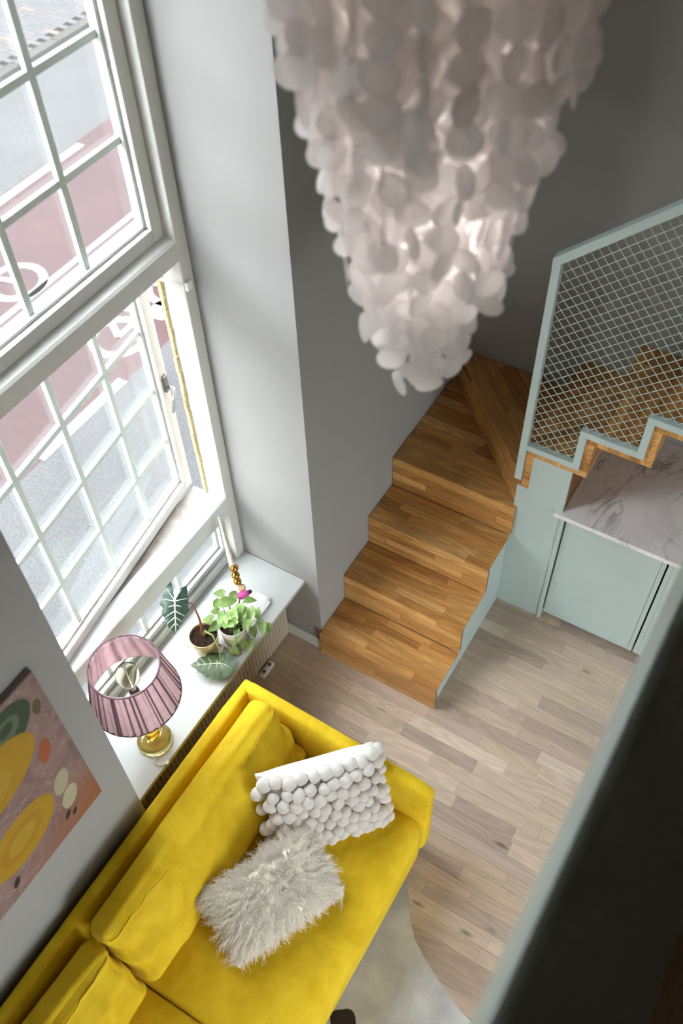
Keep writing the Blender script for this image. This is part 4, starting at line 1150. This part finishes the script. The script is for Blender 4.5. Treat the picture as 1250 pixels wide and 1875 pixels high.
arrow_leaf(leaf2, [-1.537, 1.375, 0.6], [-1.652, 1.299, 0.6], M_ALO2, 0.7)
put('petiole', MB().tube([(A.x - 0.005, A.y, 0.655), (A.x - 0.012, A.y + 0.012, 0.70), (A.x - 0.022, A.y + 0.02, 0.76), ((A.x - 0.03 + N1[0]) / 2, A.y + 0.0, 0.90), (N1[0], N1[1], N1[2] - 0.004)], [0.008, 0.007, 0.0045, 0.003, 0.0025], 8), M_STEMB, alo, smooth=True)
put('petiole', MB().tube([(A.x - 0.002, A.y + 0.004, 0.655), (A.x + 0.01, A.y + 0.004, 0.70), (A.x + 0.055, A.y - 0.0, 0.712), (A.x + 0.095, A.y - 0.02, 0.66), (A.x + 0.112, A.y - 0.04, 0.62), (-1.537, 1.375, 0.602)], [0.008, 0.006, 0.004, 0.0035, 0.003, 0.0025], 8), M_STEM, alo, smooth=True)

B_ = Vector((-1.578, 1.525, 0.5505))
pot = thing('potted_pothos', 'pale green variegated pothos spilling from a white pot', 'plant', (B_.x, B_.y, B_.z + 0.012))
put('pot', MB().lathe(pot_prof(0.062, 0.05, 0.11), (B_.x, B_.y, B_.z + 0.0125), 36), M_POTW, pot, smooth=True)
put('soil', MB().lathe([(0.001, 0.098), (0.056, 0.098), (0.056, 0.094), (0.001, 0.094)], (B_.x, B_.y, B_.z + 0.0125), 28), M_SOIL, pot)
PL = [([-1.664, 1.6, 0.74], [-1.725, 1.589, 0.725]), ([-1.638, 1.527, 0.75], [-1.695, 1.579, 0.735]), ([-1.623, 1.597, 0.74], [-1.633, 1.657, 0.725]), ([-1.636, 1.551, 0.76], [-1.593, 1.603, 0.745]), ([-1.649, 1.489, 0.7], [-1.705, 1.471, 0.685]), ([-1.643, 1.523, 0.72], [-1.689, 1.516, 0.705]), ([-1.625, 1.494, 0.68], [-1.653, 1.443, 0.665]), ([-1.575, 1.473, 0.75], [-1.636, 1.532, 0.735]), ([-1.54, 1.464, 0.76], [-1.591, 1.513, 0.745]), ([-1.544, 1.5, 0.77], [-1.599, 1.546, 0.755]), ([-1.549, 1.571, 0.75], [-1.511, 1.514, 0.735]), ([-1.538, 1.6, 0.73], [-1.484, 1.529, 0.715]), ([-1.58, 1.629, 0.72], [-1.538, 1.665, 0.705]), ([-1.518, 1.626, 0.7], [-1.478, 1.584, 0.685]), ([-1.479, 1.601, 0.66], [-1.443, 1.557, 0.645]), ([-1.459, 1.619, 0.64], [-1.441, 1.591, 0.625]), ([-1.516, 1.578, 0.62], [-1.5, 1.563, 0.605]), ([-1.545, 1.51, 0.67], [-1.509, 1.467, 0.655]), ([-1.564, 1.49, 0.63], [-1.534, 1.464, 0.615]), ([-1.53, 1.515, 0.6], [-1.515, 1.496, 0.585]), ([-1.504, 1.543, 0.58], [-1.479, 1.485, 0.565]), ([-1.55, 1.478, 0.575], [-1.539, 1.449, 0.565]), ([-1.529, 1.508, 0.77], [-1.544, 1.488, 0.755]), ([-1.5, 1.539, 0.75], [-1.494, 1.509, 0.735]), ([-1.574, 1.535, 0.78], [-1.532, 1.51, 0.765]), ([-1.565, 1.578, 0.77], [-1.536, 1.553, 0.755]), ([-1.624, 1.52, 0.74], [-1.596, 1.479, 0.725]), ([-1.554, 1.465, 0.58], [-1.521, 1.464, 0.57])]
def heart_mesh():
    bm = bmesh.new(); rowsn = 9; cols = 6; g = []
    for i in range(rowsn + 1):
        t = i / rowsn
        wv_ = 0.40 * (math.sin(math.pi * min(1, t * 0.92 + 0.08) ** 0.62)) ** 0.85 if t < 1 else 0
        rr_ = []
        for j in range(cols + 1):
            s = -1 + 2 * j / cols
            back = -0.12 * (abs(s) ** 1.4) * (1 - t) ** 2
            rr_.append(bm.verts.new((t + back, s * wv_, 0.13 * abs(s) * wv_ * 2 - 0.22 * t * t + 0.02 * math.sin(t * 9 + s * 2))))
        g.append(rr_)
    for i in range(rowsn):
        for j in range(cols): bm.faces.new((g[i][j], g[i + 1][j], g[i + 1][j + 1], g[i][j + 1]))
    bmesh.ops.remove_doubles(bm, verts=bm.verts[:], dist=1e-5)
    mb = MB().bm(bm); return mesh_from('leaf', mb.v, mb.f, M_POTHOS, smooth=True)
me_heart = heart_mesh()
for i, (a, b) in enumerate(PL):
    a, b = Vector(a), Vector(b); d = b - a; L = max(0.048, d.length * 1.0); u = d.normalized()
    toc = (CAM_C - a).normalized(); n = (Vector((0, 0, 1)) * 0.6 + toc + Vector((random.uniform(-.4, .4), random.uniform(-.4, .4), 0))); n = (n - u * n.dot(u)).normalized()
    mw = Matrix((u, n.cross(u), n)).transposed().to_4x4() @ Matrix.Scale(L, 4) @ Matrix.Scale(random.uniform(0.68, 0.95), 4, Vector((0, 1, 0))); mw.translation = a
    piece('leaf', me_heart, pot, mw)
    o = Vector((B_.x + random.uniform(-.03, .03), B_.y + random.uniform(-.03, .03), 0.655))
    mid = (o + a) / 2 + Vector((0, 0, 0.035 if a.z > 0.66 else 0.07))
    put('stem', MB().tube([o, mid, a], [0.0022, 0.0018, 0.0014], 5), M_STEM, pot, smooth=True)

mbd = bmesh.new(); bmesh.ops.create_cube(mbd, size=1.0)
for q in mbd.verts: q.co = Vector((q.co.x * 0.10, q.co.y * 0.31, q.co.z * 0.011))
bmesh.ops.bevel(mbd, geom=[e for e in mbd.edges if abs(e.verts[0].co.z - e.verts[1].co.z) > 0.005], offset=0.014, segments=4, affect='EDGES')
board = put('marble_board', placed(mbd, (-1.595, 1.617, 0.5562), X3), M_MARB, None, loc=(-1.595, 1.617, 0.5505))
tag(board, 'pale marble board lying on the sill under the pothos pot', 'board')

orn = thing('beaded_ornament', 'leaning cord spike with three gold beads and a magenta bird ornament', 'ornament', (-1.617, 1.671, 0.70))
base_p, top_p = Vector((-1.659, 1.677, 0.86)), Vector((-1.785, 1.796, 1.0))
# coiled cord spike
top_p = Vector((-1.79, 1.79, 0.99)); d = top_p - base_p
put('spike', MB().tube([base_p + d * (i / 40) for i in range(41)], [(0.0135 - 0.0105 * i / 40) * (1.0 + 0.10 * math.sin(i * 2.2)) for i in range(41)], 10), M_ROPE, orn, smooth=True)
pts = [base_p + (Vector((-0.7, -0.7, 0.1)).normalized() * 0.016 * math.cos(2 * math.pi * k / 20) + Vector((0.5, -0.6, 0.6)).normalized() * 0.016 * math.sin(2 * math.pi * k / 20)) for k in range(21)]
put('ring', MB().tube(pts, 0.0016, 5, False), M_BRASS, orn, smooth=True)
for c, r in (((-1.656, 1.683, 0.838), 0.0195), ((-1.648, 1.675, 0.80), 0.0185), ((-1.64, 1.671, 0.765), 0.018)):
    put('gold_bead', MB().ball(c, r, 3), M_GOLDBEAD, orn, smooth=True)
put('tan_bead', MB().ball((-1.62, 1.668, 0.735), 0.018, 3), M_TAN, orn, smooth=True)
bd = MB().ball((-1.592, 1.652, 0.722), 0.030, 3, (0.75, 0.55, 0.5)); 
bd = MB().tube([(-1.625, 1.628, 0.712), (-1.612, 1.636, 0.716), (-1.596, 1.650, 0.722), (-1.584, 1.664, 0.728), (-1.574, 1.672, 0.732)], [0.003, 0.016, 0.020, 0.012, 0.004], 12)
put('bird', bd, M_PINK, orn, smooth=True)
put('bird_head', MB().ball((-1.576, 1.668, 0.737), 0.0095, 2), M_BLACK, orn, smooth=True)
put('stake', MB().tube([(-1.617, 1.666, 0.735), (-1.60, 1.60, 0.68), (-1.592, 1.556, 0.655)], 0.003, 6), M_STEMB, orn, smooth=True)

# power strip on the floor by the radiator
ps = thing('power_strip', 'white double power socket on the floor by the radiator', 'socket', (-1.575, 1.69, 0.0))
put('case', MB().box(-1.594, -1.564, 1.642, 1.735, 0.0, 0.03, 0.008), M_WHITEPL, ps)
for y in (1.665, 1.712): put('outlet', MB().lathe([(0.002, 0.0), (0.010, 0.0), (0.010, 0.001), (0.002, 0.001)], (-1.579, y, 0.0302), 16), M_DARKSTEEL, ps)

# ------------------------------------------------------------------ capiz shell chandelier
CX, CY = -0.566, 1.15
ch = thing('chandelier', 'large tiered chandelier of white capiz shell discs hanging in front of the stairs', 'chandelier', (CX, CY, 4.0))
SD = 0.0255                                                    # shell radius
def radius(z):                                                  # outer envelope of the shell curtain
    zs = [2.86, 2.95, 3.02, 3.08, 3.15, 3.22, 3.30, 3.36, 3.41, 3.48, 3.60, 4.05]
    rs_ = [0.015, 0.052, 0.075, 0.100, 0.122, 0.146, 0.166, 0.180, 0.212, 0.218, 0.215, 0.21]
    return float(np.interp(z, zs, rs_))
tiers = []
rr_ = random.Random(11)
for R_ in (0.201, 0.172, 0.154, 0.133, 0.108, 0.083, 0.058, 0.034):
    n = max(1, int(2 * math.pi * R_ / 0.047))
    for k in range(n):
        a = 2 * math.pi * (k + rr_.random() * 0.35) / n
        zb = float(np.interp(R_ + 0.004, [0.0, 0.034, 0.062, 0.087, 0.112, 0.137, 0.158, 0.176, 0.205], [2.905, 2.915, 2.94, 2.98, 3.055, 3.16, 3.27, 3.37, 3.475])) + rr_.uniform(-0.03, 0.045)
        tiers.append((CX + R_ * math.cos(a), CY + R_ * math.sin(a), zb, a, R_))
shells = []
for (x, y, zb, a, R_) in tiers:
    z = zb; top = 4.02 if R_ > 0.19 else (3.82 if abs(R_ - 0.108) < 0.001 else zb + (0.42 if R_ > 0.1 else 0.30))
    phase = rr_.uniform(0, 1)
    while z < top:
        yaw = a + (rr_.gauss(0, 0.6) if rr_.random() < 0.68 else rr_.uniform(-1.6, 1.6))
        shells.append((x + rr_.gauss(0, 0.003), y + rr_.gauss(0, 0.003), z, yaw, rr_.gauss(0, 0.13), SD * rr_.uniform(0.93, 1.07)))
        z += 0.0455
nS = 14; v = []; f = []
for side, r_ in ((1, 0.93), (1, 1.0), (-1, 1.0), (-1, 0.93)):
    pass
ringv = [(1.0, 0.010), (1.0, -0.010)]
v = [(0.024, 0, 0)] + [(0.020, 0.93 * math.cos(2 * math.pi * k / nS), 0.93 * math.sin(2 * math.pi * k / nS)) for k in range(nS)] + [(0.0, math.cos(2 * math.pi * k / nS), math.sin(2 * math.pi * k / nS)) for k in range(nS)] + [(-0.020, 0.93 * math.cos(2 * math.pi * k / nS), 0.93 * math.sin(2 * math.pi * k / nS)) for k in range(nS)] + [(-0.024, 0, 0)]
f = []
for k in range(nS):
    k2 = (k + 1) % nS
    f += [(0, 1 + k, 1 + k2), (1 + k, 1 + nS + k, 1 + nS + k2, 1 + k2), (1 + nS + k, 1 + 2 * nS + k, 1 + 2 * nS + k2, 1 + nS + k2), (1 + 3 * nS, 1 + 2 * nS + k2, 1 + 2 * nS + k)]
me_shell = mesh_from('shell', v, f, M_SHELL, smooth=True)
def shell_matrix(s):
    x, y, z, yaw, tilt, r = s
    m = Matrix.Rotation(yaw, 4, 'Z') @ Matrix.Rotation(tilt, 4, 'Y') @ Matrix.Scale(r, 4); m.translation = Vector((x, y, z)); return m
# the 300 shells that show largest become single parts, the inner ones one joined part
Rm = np.array(CAM_R); P3 = np.array([[s[0], s[1], s[2]] for s in shells]) - np.array(CAM_C)
q = P3 @ Rm.T; uv = q[:, :2] / q[:, 2:3] * 1710.54 + np.array([625, 937.5])
order = np.argsort(-q[:, 2]); grid = {}
for i in order:
    rad = SD * 1710.54 / q[i, 2]; yaw = shells[i][3]; nrm = np.array([math.cos(yaw), math.sin(yaw), 0]); face = abs(nrm @ (P3[i] / np.linalg.norm(P3[i])))
    u0, v0 = uv[i]
    for gx in range(int((u0 - rad) // 8), int((u0 + rad) // 8) + 1):
        for gy in range(int((v0 - rad) // 8), int((v0 + rad) // 8) + 1):
            if 0 <= gx * 8 < 1250 and 0 <= gy * 8 < 1875 and ((gx * 8 + 4 - u0) / max(4, rad * max(.25, face))) ** 2 + ((gy * 8 + 4 - v0) / rad) ** 2 <= 1: grid[(gx, gy)] = i
cnt = np.zeros(len(shells), int)
for i in grid.values(): cnt[i] += 1
best = set(np.argsort(-cnt)[:296].tolist())
rest = MB()
for i, s in enumerate(shells):
    mw = shell_matrix(s)
    if i in best: piece('shell', me_shell, ch, mw)
    else: rest.add([(mw @ Vector(p))[:] for p in v], f)
tag(put('inner_shells', rest, M_SHELL, ch, smooth=True), kind='stuff')
thr = MB()
for (x, y, zb, a, R_) in tiers: thr.tube([(x, y, zb), (x, y, 4.03 if R_ > 0.12 else 3.83)], 0.0006, 3, False)
tag(put('threads', thr, M_CORDM, ch), kind='stuff')
def glow(name, col, st):
    m = bpy.data.materials.new(name); m.use_nodes = True; q = m.node_tree.nodes['Principled BSDF']
    q.inputs['Base Color'].default_value = (0.9, 0.87, 0.8, 1); q.inputs['Emission Color'].default_value = col + (1,); q.inputs['Emission Strength'].default_value = st
    return m
M_GLOW, M_GLOW2 = glow('soft_white_fill_glow', (1.0, 0.945, 0.90), 7.4), glow('warm_fill_glow', (1.0, 0.86, 0.70), 4.5)
for z_, m_ in ((3.20, M_GLOW), (3.40, M_GLOW), (3.64, M_GLOW2)):            # three hidden glowing bulbs, added inside the curtain to brighten the shells
    put('bulb', MB().ball((CX, CY, z_), 0.044, 3, (1, 1, 1.15)), m_, ch, smooth=True)
    put('fill_bulb_holder', MB().lathe([(0.012, 0.0), (0.014, 0.004), (0.014, 0.05), (0.006, 0.056)], (CX, CY, z_ + 0.044), 16), M_BRASS, ch, smooth=True)
for R_, z_ in ((0.201, 4.035), (0.154, 4.035), (0.108, 3.83)):
    pts = [(CX + R_ * math.cos(2 * math.pi * k / 48), CY + R_ * math.sin(2 * math.pi * k / 48), z_) for k in range(49)]
    put('ring', MB().tube(pts, 0.004, 6, False), M_BRASS, ch, smooth=True)
put('spokes', MB().tube([(CX - 0.201, CY, 4.035), (CX + 0.201, CY, 4.035)], 0.003, 6).tube([(CX, CY - 0.201, 4.035), (CX, CY + 0.201, 4.035)], 0.003, 6).tube([(CX, CY, 3.20), (CX, CY, 4.05)], 0.004, 6).tube([(CX - 0.108, CY, 3.83), (CX + 0.108, CY, 3.83)], 0.003, 6), M_BRASS, ch)
put('cord', MB().tube([(CX, CY, 4.05), (CX, CY, 4.999)], 0.004, 8), M_BRASS, ch)
